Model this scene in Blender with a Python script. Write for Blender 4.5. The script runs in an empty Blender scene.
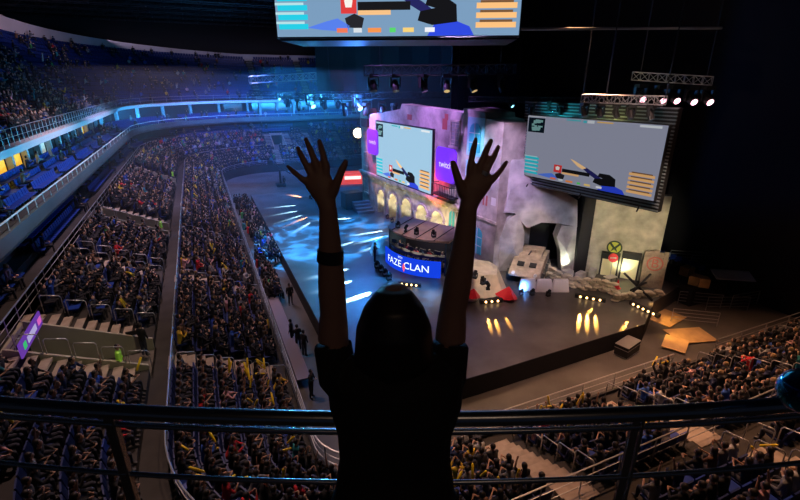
import bpy, bmesh, math, random
from mathutils import Vector, Matrix
from mathutils.kdtree import KDTree
R = random.Random(7)
PI = math.pi
SC = bpy.context.scene
COL = SC.collection

# ------------------------------------------------------------------ camera
PITCH = math.radians(20.6); FPX = 450.0; CH = 15.5
CA, SA = .9165, .4            # arena frame: y runs along the hall, the camera looks a little to the right
YAW = -math.atan2(SA, CA)
cam = bpy.data.cameras.new('camera'); cam.sensor_width = 36; cam.lens = 36 * FPX / 800
cam.clip_start = .05; cam.clip_end = 400
co = bpy.data.objects.new('camera', cam); COL.objects.link(co)
co.location = (0, 0, CH); co.rotation_euler = (PI/2 - PITCH, 0, YAW)
SC.camera = co
def ray(px, py):
    u = (px-400)/FPX; v = (250-py)/FPX
    c = (u, math.cos(PITCH)+v*math.sin(PITCH), -math.sin(PITCH)+v*math.cos(PITCH))
    return Vector((CA*c[0]+SA*c[1], -SA*c[0]+CA*c[1], c[2]))
def at_z(px, py, z):
    d = ray(px, py); t = (z-CH)/d.z; return Vector((d.x*t, d.y*t, z))
def at_d(px, py, dep):
    return ray(px, py)*dep + Vector((0, 0, CH))
def on_wall(px, py, a, b):          # (distance along a->b, height)
    d = ray(px, py); ux, uy = b[0]-a[0], b[1]-a[1]; L = math.hypot(ux, uy); ux /= L; uy /= L
    t = (uy*a[0]-ux*a[1])/(uy*d.x-ux*d.y)
    return ((d.x*t-a[0])*ux+(d.y*t-a[1])*uy, CH+t*d.z)
def project(p):
    cx = CA*p[0]-SA*p[1]; cy = SA*p[0]+CA*p[1]; z = p[2]-CH
    dep = cy*math.cos(PITCH)-z*math.sin(PITCH)
    if dep < .1: return (-9999, -9999, dep)
    return (400+FPX*cx/dep, 250-FPX*(cy*math.sin(PITCH)+z*math.cos(PITCH))/dep, dep)
def in_view(p, m=25):
    q = project(p); return q[2] > 0 and -m < q[0] < 800+m and -m < q[1] < 500+m

# ------------------------------------------------------------------ materials
def mat(name, col, rough=.6, metal=0, emit=0, noise=0, nscale=3, bump=0, objcol=False, attr=None, spec=.5, alpha=1):
    m = bpy.data.materials.new(name); m.use_nodes = True
    nt = m.node_tree; b = nt.nodes['Principled BSDF']
    b.inputs['Base Color'].default_value = (*col, 1)
    b.inputs['Roughness'].default_value = rough
    b.inputs['Metallic'].default_value = metal
    b.inputs['Specular IOR Level'].default_value = spec
    src = None
    if objcol:
        oi = nt.nodes.new('ShaderNodeObjectInfo'); src = oi.outputs['Color']
    if attr:
        at = nt.nodes.new('ShaderNodeAttribute'); at.attribute_name = attr; src = at.outputs['Color']
    if src: nt.links.new(src, b.inputs['Base Color'])
    if noise:
        tc = nt.nodes.new('ShaderNodeTexCoord'); n = nt.nodes.new('ShaderNodeTexNoise')
        n.inputs['Scale'].default_value = nscale; n.inputs['Detail'].default_value = 6
        nt.links.new(tc.outputs['Object'], n.inputs['Vector'])
        r = nt.nodes.new('ShaderNodeMapRange'); r.inputs['From Min'].default_value = .3; r.inputs['From Max'].default_value = .7
        r.inputs['To Min'].default_value = 1-noise; r.inputs['To Max'].default_value = 1+noise*.4
        nt.links.new(n.outputs['Fac'], r.inputs['Value'])
        mx = nt.nodes.new('ShaderNodeVectorMath'); mx.operation = 'SCALE'
        mx.inputs[0].default_value = col
        if src: nt.links.new(src, mx.inputs[0])
        nt.links.new(r.outputs['Result'], mx.inputs['Scale'])
        nt.links.new(mx.outputs['Vector'], b.inputs['Base Color'])
        if bump:
            bp = nt.nodes.new('ShaderNodeBump'); bp.inputs['Strength'].default_value = bump
            nt.links.new(n.outputs['Fac'], bp.inputs['Height']); nt.links.new(bp.outputs['Normal'], b.inputs['Normal'])
    if emit:
        b.inputs['Emission Color'].default_value = (*col, 1); b.inputs['Emission Strength'].default_value = emit
    if alpha < 1: b.inputs['Alpha'].default_value = alpha
    return m
_gl = {}
def glow(col, s=1.0):
    k = (tuple(col), s)
    if k not in _gl:
        m = bpy.data.materials.new('screen_light'); m.use_nodes = True; nt = m.node_tree; nt.nodes.clear()
        e = nt.nodes.new('ShaderNodeEmission'); o = nt.nodes.new('ShaderNodeOutputMaterial')
        e.inputs['Color'].default_value = (*col, 1); e.inputs['Strength'].default_value = s
        nt.links.new(e.outputs[0], o.inputs[0]); _gl[k] = m
    return _gl[k]
M = dict(
    concrete=mat('concrete', (.14, .125, .11), .8, noise=.3, nscale=1.5),
    terrace=mat('terrace', (.034, .031, .030), .8, noise=.35, nscale=1.2),
    step=mat('step', (.38, .31, .25), .75, noise=.25, nscale=3),
    darkwall=mat('dark_wall', (.015, .017, .02), .8),
    curtain=mat('curtain', (.012, .014, .02), .9),
    floor=mat('hall_floor', (.10, .095, .09), .45, noise=.4, nscale=.5),
    stage=mat('stage_deck', (.085, .082, .085), .33, noise=.45, nscale=.6),
    skirt=mat('stage_skirt', (.008, .008, .01), .8),
    plaster=mat('painted_plaster', (.52, .46, .40), .85, noise=.55, nscale=.8, bump=.3),
    plaster2=mat('stone_plaster', (.60, .54, .42), .85, noise=.5, nscale=1.2, bump=.4),
    rock=mat('faceted_rock', (.50, .48, .46), .85, noise=.45, nscale=.9, bump=.4),
    beige=mat('beige_wall', (.36, .34, .26), .7, noise=.15, nscale=1),
    fascia=mat('fascia', (.10, .115, .125), .5, metal=.2, noise=.2, nscale=.6),
    white=mat('white_paint', (.55, .57, .6), .5),
    band=mat('pale_band', (.55, .58, .6), .45),
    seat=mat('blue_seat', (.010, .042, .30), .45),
    seatframe=mat('seat_frame', (.05, .05, .06), .5),
    steel=mat('steel', (.50, .50, .52), .45, metal=.85),
    rail=mat('brushed_rail', (.42, .43, .46), .25, metal=1),
    truss=mat('aluminium_truss', (.42, .42, .44), .4, metal=.6),
    darkmetal=mat('dark_metal', (.03, .03, .035), .45, metal=.5),
    black=mat('black_plastic', (.012, .012, .014), .5),
    roofmetal=mat('ceiling_sheet', (.035, .04, .05), .7, noise=.4, nscale=.4),
    roofred=mat('red_beam', (.22, .05, .06), .6),
    skin=mat('skin', (.34, .19, .13), .6),
    skinobj=mat('warm_skin', (.42, .25, .18), .6),
    shirt=mat('shirt_cloth', (.1, .1, .1), .9, objcol=True),
    trouser=mat('trouser_cloth', (.03, .033, .05), .9),
    hair=mat('dark_hair', (.012, .009, .008), .55),
    shoe=mat('shoe', (.06, .06, .06), .6),
    crowd=mat('crowd_cloth', (.1, .1, .1), .9, attr='col'),
    yellow=mat('yellow_vinyl', (.85, .62, .02), .35),
    vest=mat('reflective_vest_glow', (.45, .95, .08), .5, emit=.05),  # slight self-glow put into the vest colour
    tan=mat('tan_armour', (.50, .40, .30), .7, noise=.35, nscale=2),
    sand=mat('sandbag_cloth', (.50, .44, .34), .9, noise=.3, nscale=4),
    wood=mat('weathered_wood', (.34, .27, .21), .8, noise=.4, nscale=3),
    ply=mat('plywood', (.55, .36, .16), .6, noise=.2, nscale=2),
    roofwood=mat('tan_roof', (.42, .30, .25), .7, noise=.2, nscale=1.5),
    cream=mat('cream_cloth', (.70, .62, .52), .8, noise=.25, nscale=1.5),
    redcloth=mat('red_panel', (.75, .02, .04), .5),
    redpaint=mat('red_paint', (.42, .10, .08), .7),
    turq=mat('turquoise_paint', (.05, .45, .50), .6),
    winbox=mat('shutter', (.30, .34, .30), .7),
    tee=mat('black_tee', (.006, .006, .007), .9),
    jeans=mat('dark_jeans', (.01, .012, .02), .9),
    herskin=mat('arm_skin', (.26, .14, .10), .55),
    herhair=mat('long_dark_hair', (.010, .007, .006), .45),
    glassrail=mat('rail_glass', (.25, .35, .4), .1, alpha=.25),
    winglass=mat('suite_glass', (.03, .045, .05), .15),
    yroom=mat('lit_room', (1, .50, .04), .6, emit=.9),
    wroom=mat('pale_lit_room', (.75, .75, .6), .6, emit=.45),
    paper=mat('paper', (.7, .68, .66), .7),
)

# ------------------------------------------------------------------ mesh builder
class MB:
    def __init__(s): s.v = []; s.f = []; s.m = []; s.k = 0
    def poly(s, pts): 
        n = len(s.v); s.v += [tuple(p) for p in pts]; s.f.append(tuple(range(n, n+len(pts)))); s.m.append(s.k)
    def face(s, idx): s.f.append(tuple(idx)); s.m.append(s.k)
    def hexa(s, b, t):              # two rings of equal length: closed prism
        n = len(s.v); k = len(b); s.v += [tuple(p) for p in b]+[tuple(p) for p in t]
        s.face([n+i for i in range(k)][::-1]); s.face([n+k+i for i in range(k)])
        for i in range(k): j = (i+1) % k; s.face((n+i, n+j, n+k+j, n+k+i))
    def box(s, c, d, rz=0, ry=0, rx=0):
        mt = Matrix.Rotation(rz, 3, 'Z') @ Matrix.Rotation(ry, 3, 'Y') @ Matrix.Rotation(rx, 3, 'X')
        q = [mt @ Vector((x*d[0]/2, y*d[1]/2, z*d[2]/2)) + Vector(c) for z in (-1, 1) for x, y in ((-1, -1), (1, -1), (1, 1), (-1, 1))]
        s.hexa(q[:4], q[4:])
    def prism(s, pts, z0, z1): s.hexa([(p[0], p[1], z0) for p in pts], [(p[0], p[1], z1) for p in pts])
    def bar(s, p, q, r, n=6, r2=None):
        p = Vector(p); q = Vector(q); d = q-p
        if d.length < 1e-6: return
        a = d.orthogonal().normalized(); b = d.normalized().cross(a); r2 = r if r2 is None else r2
        ring = lambda c, rr: [c+a*rr*math.cos(2*PI*i/n)+b*rr*math.sin(2*PI*i/n) for i in range(n)]
        s.hexa(ring(p, r), ring(q, r2))
    def tube(s, pts, rad, n=8, ry=None, up=None):   # swept closed tube; rad: number or list
        pts = [Vector(p) for p in pts]; k0 = len(s.v); N = len(pts)
        ra = [rad]*N if isinstance(rad, (int, float)) else rad
        rb = ra if ry is None else ([ry]*N if isinstance(ry, (int, float)) else ry)
        a = None
        for i, p in enumerate(pts):
            d = (pts[min(i+1, N-1)]-pts[max(i-1, 0)]).normalized()
            if up is not None: a = (Vector(up)-d*d.dot(Vector(up))).normalized()
            elif a is None: a = d.orthogonal().normalized()
            else: a = (a-d*d.dot(a)).normalized()
            b = d.cross(a)
            for j in range(n):
                t = 2*PI*j/n; s.v.append(tuple(p+b*ra[i]*math.cos(t)+a*rb[i]*math.sin(t)))
        for i in range(N-1):
            for j in range(n):
                s.face((k0+i*n+j, k0+i*n+(j+1) % n, k0+(i+1)*n+(j+1) % n, k0+(i+1)*n+j))
        s.face([k0+j for j in range(n)][::-1]); s.face([k0+(N-1)*n+j for j in range(n)])
    def ball(s, c, r, n=10, h=6, rot=None):
        r = (r, r, r) if isinstance(r, (int, float)) else r
        k0 = len(s.v); c = Vector(c); rot = rot or Matrix.Identity(3)
        s.v.append(tuple(c+rot@Vector((0, 0, -r[2]))))
        for i in range(1, h):
            t = -PI/2+PI*i/h
            for j in range(n):
                a = 2*PI*j/n; s.v.append(tuple(c+rot@Vector((r[0]*math.cos(t)*math.cos(a), r[1]*math.cos(t)*math.sin(a), r[2]*math.sin(t)))))
        s.v.append(tuple(c+rot@Vector((0, 0, r[2])))); e = len(s.v)-1
        for j in range(n):
            s.face((k0, k0+1+(j+1) % n, k0+1+j)); s.face((e, k0+1+(h-2)*n+j, k0+1+(h-2)*n+(j+1) % n))
            for i in range(h-2): s.face((k0+1+i*n+j, k0+1+i*n+(j+1) % n, k0+1+(i+1)*n+(j+1) % n, k0+1+(i+1)*n+j))
    def mesh(s, name, mats, off=None):
        me = bpy.data.meshes.new(name)
        o = Vector(off) if off is not None else None
        me.from_pydata([tuple(Vector(v)-o) for v in s.v] if o is not None else s.v, [], s.f)
        for m in (mats if isinstance(mats, (list, tuple)) else [mats]): me.materials.append(m)
        if isinstance(mats, (list, tuple)): me.polygons.foreach_set('material_index', s.m)
        return me
    def build(s, name, mats, parent=None, smooth=False, loc=None, bevel=0):
        off = world_loc(parent) if parent is not None else loc
        me = s.mesh(name, mats, off)
        if smooth: me.polygons.foreach_set('use_smooth', [True]*len(me.polygons))
        o = bpy.data.objects.new(name, me); COL.objects.link(o)
        if parent is not None: o.parent = parent
        elif loc is not None: o.location = loc
        if bevel:
            b = o.modifiers.new('bevel', 'BEVEL'); b.width = bevel; b.segments = 2; b.limit_method = 'ANGLE'
        return o
def world_loc(o):
    v = Vector(o.location)
    while o.parent is not None: o = o.parent; v += Vector(o.location)
    return v
def tag(o, label=None, cat=None, group=None, kind=None):
    if label: o['label'] = label
    if cat: o['category'] = cat
    if group: o['group'] = group
    if kind: o['kind'] = kind
    return o
def empty(name, loc, label, cat, group=None, rz=0):
    o = bpy.data.objects.new(name, None); COL.objects.link(o); o.location = loc; o.rotation_euler = (0, 0, rz)
    o.empty_display_size = .2
    return tag(o, label, cat, group)
def struct(mb, name, m, **k):
    return tag(mb.build(name, m, **k), kind='structure')
def copy_tree(o, loc=None, rz=None, parent=None, label=None, group=None, color=None):
    c = o.copy(); COL.objects.link(c)
    if parent is not None: c.parent = parent
    if loc is not None: c.location = loc
    if rz is not None: c.rotation_euler = (0, 0, rz)
    if label: c['label'] = label
    if group: c['group'] = group
    if color: c.color = color
    for ch in list(o.children): copy_tree(ch, parent=c, color=color)
    return c
def text_mesh(txt, size, fn):       # list of faces of a text; fn maps (x, y) to a point, x centred
    cu = bpy.data.curves.new('t', 'FONT'); cu.body = txt; cu.size = size; cu.align_x = 'CENTER'; cu.align_y = 'CENTER'
    cu.resolution_u = 3
    o = bpy.data.objects.new('t', cu); me = bpy.data.meshes.new_from_object(o)
    vs = [fn(v.co.x, v.co.y) for v in me.vertices]; fs = [tuple(p.vertices) for p in me.polygons]
    bpy.data.objects.remove(o); bpy.data.meshes.remove(me)
    return vs, fs
def add_text(mb, txt, size, fn):
    vs, fs = text_mesh(txt, size, fn); n = len(mb.v); mb.v += [tuple(v) for v in vs]
    for f in fs: mb.face([n+i for i in f])
ORD = 'first second third fourth fifth sixth seventh eighth ninth tenth eleventh twelfth thirteenth fourteenth fifteenth sixteenth seventeenth eighteenth nineteenth twentieth'.split()
def nth(i):
    if i < 20: return ORD[i]
    if i < 100:
        t = ['', '', 'twenty', 'thirty', 'forty', 'fifty', 'sixty', 'seventy', 'eighty', 'ninety']; n = i+1
        if n % 10 == 0: return {20: 'twentieth', 30: 'thirtieth', 40: 'fortieth', 50: 'fiftieth', 60: 'sixtieth', 70: 'seventieth', 80: 'eightieth', 90: 'ninetieth', 100: 'hundredth'}[n]
        return t[n//10]+'-'+ORD[n % 10-1]
    return 'hundred-and-'+nth(i-100)

# ------------------------------------------------------------------ bowl plan: inner front wall and rows at an offset o outwards
XL, YN, YF, XR = 2.6, 12.6, 84.0, 35.5
def arc(cx, cy, r, a0, a1, n): return [(cx+r*math.cos(a0+(a1-a0)*i/n), cy+r*math.sin(a0+(a1-a0)*i/n), math.cos(a0+(a1-a0)*i/n), math.sin(a0+(a1-a0)*i/n)) for i in range(n+1)]
RN, RF = 2.0, 8.0
T_NEAR = XR-(XL+RN); T_C1 = T_NEAR+RN*PI/2; T_LEFT = T_C1+(YF-RF)-(YN+RN); T_C2 = T_LEFT+RF*PI/2; T_END = T_C2+(XR-XL-RF)
def P(t, o):
    if t <= T_NEAR: return Vector((XR-t, YN-o, 0)), Vector((0, -1, 0))
    if t <= T_C1:
        a = -PI/2-(t-T_NEAR)/RN; n = Vector((math.cos(a), math.sin(a), 0)); return Vector((XL+RN, YN+RN, 0))+n*(RN+o), n
    if t <= T_LEFT: return Vector((XL-o, YN+RN+(t-T_C1), 0)), Vector((-1, 0, 0))
    if t <= T_C2:
        a = PI-(t-T_LEFT)/RF; n = Vector((math.cos(a), math.sin(a), 0)); return Vector((XL+RF, YF-RF, 0))+n*(RF+o), n
    return Vector((XL+RF+(t-T_C2), YF+o, 0)), Vector((0, 1, 0))
def t_y(y): return T_C1+y-(YN+RN)
def t_x(x): return XR-x          # near side
def t_fx(x): return T_C2+x-(XL+RF)
def grid(t0, t1):
    b = [t0, t1]
    for a in (T_NEAR, T_C1, T_LEFT, T_C2):
        if t0 < a < t1: b.append(a)
    b.sort(); out = []
    for a, c in zip(b, b[1:]):
        mid = (a+c)/2; step = .22 if T_NEAR < mid < T_C1 else (1.0 if T_LEFT < mid < T_C2 else 4)
        n = max(1, int(math.ceil((c-a)/step))); out += [a+(c-a)*i/n for i in range(n)]
    return out+[b[-1]]
def up(v, z): return Vector((v[0], v[1], z))
def zup(t, z):                      # the upper tier gets lower round the far corner
    if z <= 12.01: return z
    f = min(1, max(0, (t-T_LEFT)/(T_C2-T_LEFT)))**.7; return 12+(z-12)*(1.02-.21*f)
def terrace(mb, t0, t1, prof):      # prof: list of (o, z), a stepped outline
    g = grid(t0, t1); k0 = len(mb.v); n = len(prof)
    for t in g:
        for o, z in prof: mb.v.append(tuple(up(P(t, o)[0], zup(t, z))))
    for i in range(len(g)-1):
        for j in range(n-1): mb.face((k0+i*n+j, k0+i*n+j+1, k0+(i+1)*n+j+1, k0+(i+1)*n+j))
    for e in (0, len(g)-1):         # end walls
        for j in range(n-1):
            a = k0+e*n+j
            p, q = mb.v[a], mb.v[a+1]
            if abs(p[2]-q[2]) < 1e-4: mb.poly([p, q, (q[0], q[1], -.1), (p[0], p[1], -.1)])
LOW = [(.35+.78*i, 1.2+.36*i) for i in range(6)]       # (o of the row's front edge, z)
MID_O, MID_Z = 5.03, 3.2
UPR = [(6.05+.9*j, 3.6+.42*j) for j in range(5)]
BOX = [(11.7+.85*j, 5.6+.4*j) for j in range(3)]
BAL = [(12.2+.85*j, 8.45+.25*j) for j in range(3)]
UPT = [(13.0+.8*j, 12.0+.66*j) for j in range(15)]
def stepped(rows, o_end, z0=None):
    pr = []
    z = z0
    for i, (o, zz) in enumerate(rows):
        pr.append((o, z if z is not None else zz)); pr.append((o, zz)); z = zz
    pr.append((o_end, z)); return pr
low_aisles = [t_x(29), t_x(22), t_x(15.5), t_x(9.5)] + [t_y(y) for y in (20.6, 31, 41.5, 52, 62.5, 73)] + [t_fx(x) for x in (13, 19, 25, 31)]
vom_t = [t_y(y) for y in (21.0, 41.5, 62.5)] + [t_fx(14.2)]
VW = 1.25
up_aisles = [t_x(29), t_x(22), t_x(15.5), t_x(9.5)] + [t_y(y) for y in (31, 52, 73)] + [t_fx(x) for x in (20, 26, 32)] + [v+s*(VW+.6) for v in vom_t for s in (-1, 1)]
GAP = (t_x(24.6), t_x(20.9))      # entry gap in the near front wall is only in the rail

mb = MB(); mb.box((17, 42, -.15), (60, 110, .3)); struct(mb, 'floor', M['floor'])
mb = MB(); terrace(mb, 0, T_END, [(0, -.1), (0, 1.35), (.12, 1.35), (.12, 1.2)] + stepped(LOW, MID_O) + [(MID_O, MID_Z), (6.05, MID_Z)])
struct(mb, 'lower_terrace', M['terrace'])
mb = MB(); e = [0]+[x for v in vom_t for x in (v-VW, v+VW)]+[T_END]
for a, b in zip(e[::2], e[1::2]): terrace(mb, a, b, stepped(UPR, 10.65, MID_Z)+[(10.65, 5.5), (11.7, 5.5)])
struct(mb, 'middle_terrace', M['terrace'])
mb = MB()                          # walk at the top of the middle rows bridges the vomitories
terrace(mb, 0, T_END, [(10.7, 5.45), (10.7, 5.5), (11.7, 5.5)]+stepped(BOX, 14.3)+[(14.3, 7.9)])
struct(mb, 'box_seat_terrace', M['terrace'])
mb = MB()
for v in vom_t:
    for sgn in (-1, 1):
        t = v+sgn*VW; p0 = P(t, 6.05)[0]; p1 = P(t, 10.7)[0]; d = (P(v, 7)[0]-P(t, 7)[0]).normalized()*.12
        pts = [p0, p1, p1+d, p0+d]
        mb.hexa([up(q, MID_Z) for q in pts], [up(pts[0], 3.8), up(pts[1], 5.8), up(pts[2], 5.8), up(pts[3], 3.8)])
    a, b = P(v-VW, 10.7)[0], P(v+VW, 10.7)[0]; n = P(v, 1)[1]*.12
    mb.hexa([up(a, 5.3), up(b, 5.3), up(b+n, 5.3), up(a+n, 5.3)], [up(a, 5.7), up(b, 5.7), up(b+n, 5.7), up(a+n, 5.7)])
struct(mb, 'wall_vomitory', M['beige'])
mb = MB(); 
for v in vom_t: 
    q = [up(P(v-VW, 5.95)[0], 3.1), up(P(v+VW, 5.95)[0], 3.1), up(P(v+VW, 13)[0], 3.1), up(P(v-VW, 13)[0], 3.1)]
    mb.hexa(q, [x+Vector((0, 0, .1)) for x in q])
struct(mb, 'vomitory_floor', M['concrete'])
# stair aisles: lighter steps laid over the rows
def stairs(mb, t, rows, z_first, hw=.58, o_last=None):
    zprev = z_first
    for i, (o, z) in enumerate(rows):
        dep = rows[1][0]-rows[0][0]
        for k in range(2):
            zz = z + (0 if k else -.5*(z-zprev)) if i or z_first < z else z
            oa, ob = (o-.42+k*.42, o+k*.42) if True else 0
            a, b = P(t-hw, oa)[0], P(t+hw, oa)[0]; c, d = P(t+hw, ob-.06)[0], P(t-hw, ob-.06)[0]
            top = (zz if k else (z+zprev)/2)+.03
            if z > 12: top = zup(t, top)
            mb.hexa([up(q, top-.1) for q in (a, b, c, d)], [up(q, top) for q in (a, b, c, d)])
        zprev = z
mb = MB()
for t in low_aisles: stairs(mb, t, LOW[1:]+[(MID_O, MID_Z)], LOW[0][1])
for t in up_aisles: stairs(mb, t, UPR[1:]+[(10.65, 5.5)], UPR[0][1])
for t in [t_y(y) for y in (26, 36, 47, 58, 69)]+[t_fx(x) for x in (12, 22, 32)]: stairs(mb, t, UPT[1:], UPT[0][1])
struct(mb, 'stair_aisle', M['step'])

# balcony, suites, upper tier
T0B = T_C1-1.2
mb = MB(); terrace(mb, T0B, T_END, [(15.5, 7.9), (11.5, 7.9), (11.35, 8.15), (11.35, 8.85), (11.55, 8.85), (11.55, 8.4)]+stepped(BAL, 15.0, 8.4)+[(15.0, 9.0)])
struct(mb, 'balcony_slab', M['fascia'])
mb = MB(); terrace(mb, T0B, T_END, [(17.5, 11.5), (12.5, 11.5), (12.4, 11.55), (12.4, 11.95), (12.95, 12.0)])
struct(mb, 'upper_tier_edge', M['band'])
mb = MB(); terrace(mb, T0B, T_END, [(12.95, 12.0)]+stepped(UPT, 25.2))
struct(mb, 'upper_terrace', M['terrace'])
# outer wall: pale strip below the roof, lower along the far end
mb = MB(); g = grid(T0B, T_END); k0 = len(mb.v)
for t in g:
    zt = zup(t, 21.4)+3.2-2.0*min(1, max(0, (t-T_LEFT)/(T_C2-T_LEFT)))**.6
    p = P(t, 25.2)[0]
    for z in (zup(t, 20.5), zt): mb.v.append(tuple(up(p, z)))
for i in range(len(g)-1): mb.face((k0+2*i, k0+2*i+1, k0+2*i+3, k0+2*i+2))
struct(mb, 'wall_outer', mat('pale_upper_wall', (.50, .44, .44), .8, noise=.25, nscale=.15))
mb = MB()
for t in [t_y(y) for y in range(26, 76, 7)]:
    p, n = P(t, 25.15); mb.box((p.x, p.y, zup(t, 20.8)+1.9), (.35, .9, 3.4))
struct(mb, 'trim_1', M['concrete'])
for i, y in enumerate((40.5, 47.5)):
    mb = MB(); p = P(t_y(y), 25.1)[0]; mb.box((p.x+.02, p.y, 22.9), (.1, 1.3, 2.0)); struct(mb, 'door_%d' % (i+1), M['black'])
# suite fronts behind the balcony seats: back wall, pillars, windows
mb = MB(); terrace(mb, T0B, T_END, [(15.6, 5.5), (15.6, 11.6)]); struct(mb, 'wall_suites', M['darkwall'])
k = 0; wn = 0
pil = MB(); pil2 = MB(); t = t_y(24)
while t < T_END-2:
    if T_LEFT-1 < t < T_C2+1: st = 1.9
    else: st = 3.4
    for pm, o, z0, z1 in ((pil, 15.25, 8.4, 11.5), (pil2, 14.9, 5.6, 7.9)):
        p, n = P(t, o); pm.box((p.x, p.y, (z0+z1)/2), (.4, .4, z1-z0), rz=math.atan2(n.y, n.x))
    # windows in the suite wall
    for lvl, (z0, z1) in enumerate(((9.1, 11.3), (6.9, 7.85))):
        kind = 'winglass'
        wx = project(up(P(t+st/2, 15.5)[0], (z0+z1)/2))[0]
        if lvl == 0 and (-30 < wx < 18 or 78 < wx < 84): kind = 'yroom'
        if lvl == 0 and (30 < wx < 45 or 205 < wx < 225): kind = 'wroom'
        if lvl == 1 and (170 < wx < 196 or 80 < wx < 92): kind = 'yroom'
        if lvl == 1 and (200 < wx < 228): kind = 'wroom'
        if kind == 'winglass' and lvl == 1: continue
        w = MB(); g = [t+.35, t+st-.35]; r = [P(x, 15.5)[0] for x in g]; nn = P(t+st/2, 1)[1]*.06
        w.hexa([up(r[0], z0), up(r[1], z0), up(r[1]+nn, z0), up(r[0]+nn, z0)], [up(r[0], z1), up(r[1], z1), up(r[1]+nn, z1), up(r[0]+nn, z1)])
        wn += 1; struct(w, 'window_%d' % wn, M[kind])
    t += st; k += 1
struct(pil, 'suite_pillar', M['white']); struct(pil2, 'lower_suite_pillar', M['white'])

# ------------------------------------------------------------------ roof
mb = MB(); mb.box((10, 45, 31), (110, 150, .4)); struct(mb, 'ceiling', M['roofmetal'])
mb = MB(); mb.box((36.6, 40, 15), (.4, 150, 31)); struct(mb, 'wall_right', M['curtain'])
mb = MB(); mb.box((5, 112, 26), (110, .4, 12)); struct(mb, 'wall_far', M['skirt'])
def truss(name, a, b, s=.5, r=.03, m=None, label=None, group=None, bays=None):
    mb = MB(); a = Vector(a); b = Vector(b); d = b-a; L = d.length; d.normalize()
    side = d.cross(Vector((0, 0, 1))).normalized()*s/2; h = Vector((0, 0, s/2))
    cs = [side+h, side-h, -side-h, -side+h]; n = bays or max(2, int(L/s))
    for c in cs: mb.bar(a+c, b+c, r)
    for i in range(n+1):
        p = a+d*L*i/n
        for k in range(4): mb.bar(p+cs[k], p+cs[(k+1) % 4], r*.7, 4)
        if i < n:
            q = a+d*L*(i+1)/n
            for k in range(4): mb.bar(p+cs[k], q+cs[(k+1) % 4] if i % 2 else q+cs[k-1], r*.7, 4)
    o = mb.build(name, m or M['truss'], loc=(a+b)/2)
    if label: tag(o, label, 'truss', group)
    return o
for i in range(13):
    y = 26+i*7
    r = truss('roof_truss', (-28, y, 27.5+.0*i), (34, y, 27.5), 2.0, .09, M['darkmetal'] if i != 5 else M['roofred'], bays=24)
    tag(r, 'dark lattice roof truss spanning the hall, %s of the row counted from the near end' % nth(i), 'truss', 'roof trusses')
mb = MB()
for i in range(40): mb.box((-30+i*1.7, 60, 30.2), (.25, 100, .5))
struct(mb, 'ceiling.001', M['roofmetal'])

exec_parts = True

# ------------------------------------------------------------------ people: one continuous skin per figure, clothes and hair as children
class Body:
    def __init__(s): s.mb = MB(); s.reg = []
    def _r(s, r): s.reg += [r]*(len(s.mb.v)-len(s.reg))
    def tube(s, pts, rad, reg, n=10, ry=None, up=None): s.mb.tube(pts, rad, n, ry, up); s._r(reg)
    def ball(s, c, r, reg, n=12, h=8, rot=None): s.mb.ball(c, r, n, h, rot); s._r(reg)
    def make(s, name, vox, smooth=2):
        me = s.mb.mesh(name, M['skinobj']); o = bpy.data.objects.new('tmp', me); COL.objects.link(o)
        m = o.modifiers.new('r', 'REMESH'); m.mode = 'VOXEL'; m.voxel_size = vox; m.use_smooth_shade = True
        m = o.modifiers.new('s', 'SMOOTH'); m.factor = .5; m.iterations = smooth
        dg = bpy.context.evaluated_depsgraph_get(); dg.update()
        out = bpy.data.meshes.new_from_object(o.evaluated_get(dg)); out.name = name
        bpy.data.objects.remove(o)
        kd = KDTree(len(s.mb.v))
        # subdivided tubes are coarse: index edge midpoints and face centres as well
        pts = [(Vector(v), s.reg[i]) for i, v in enumerate(s.mb.v)]
        for f in s.mb.f:
            if len(f) <= 4:
                rg = s.reg[f[0]]; vs = [Vector(s.mb.v[i]) for i in f]; c = sum(vs, Vector())/len(vs); pts.append((c, rg))
                for a, b in zip(vs, vs[1:]+vs[:1]):
                    for w in (.25, .5, .75): pts.append((a.lerp(b, w), rg))
        kd = KDTree(len(pts))
        for i, (p, _) in enumerate(pts): kd.insert(p, i)
        kd.balance()
        s.freg = [pts[kd.find(p.center)[1]][1] for p in out.polygons]
        return out
def cloth(me, freg, regs, push, name, m):       # a garment: the body's faces of a region, pushed outwards
    idx = {}; vs = []; fs = []
    nr = [v.normal.copy() for v in me.vertices]
    for p, r in zip(me.polygons, freg):
        if r in regs:
            q = []
            for i in p.vertices:
                if i not in idx: idx[i] = len(vs); vs.append(tuple(me.vertices[i].co+nr[i]*push))
                q.append(idx[i])
            fs.append(q)
    out = bpy.data.meshes.new(name); out.from_pydata(vs, [], fs); out.materials.append(m)
    out.polygons.foreach_set('use_smooth', [True]*len(fs)); return out

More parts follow.
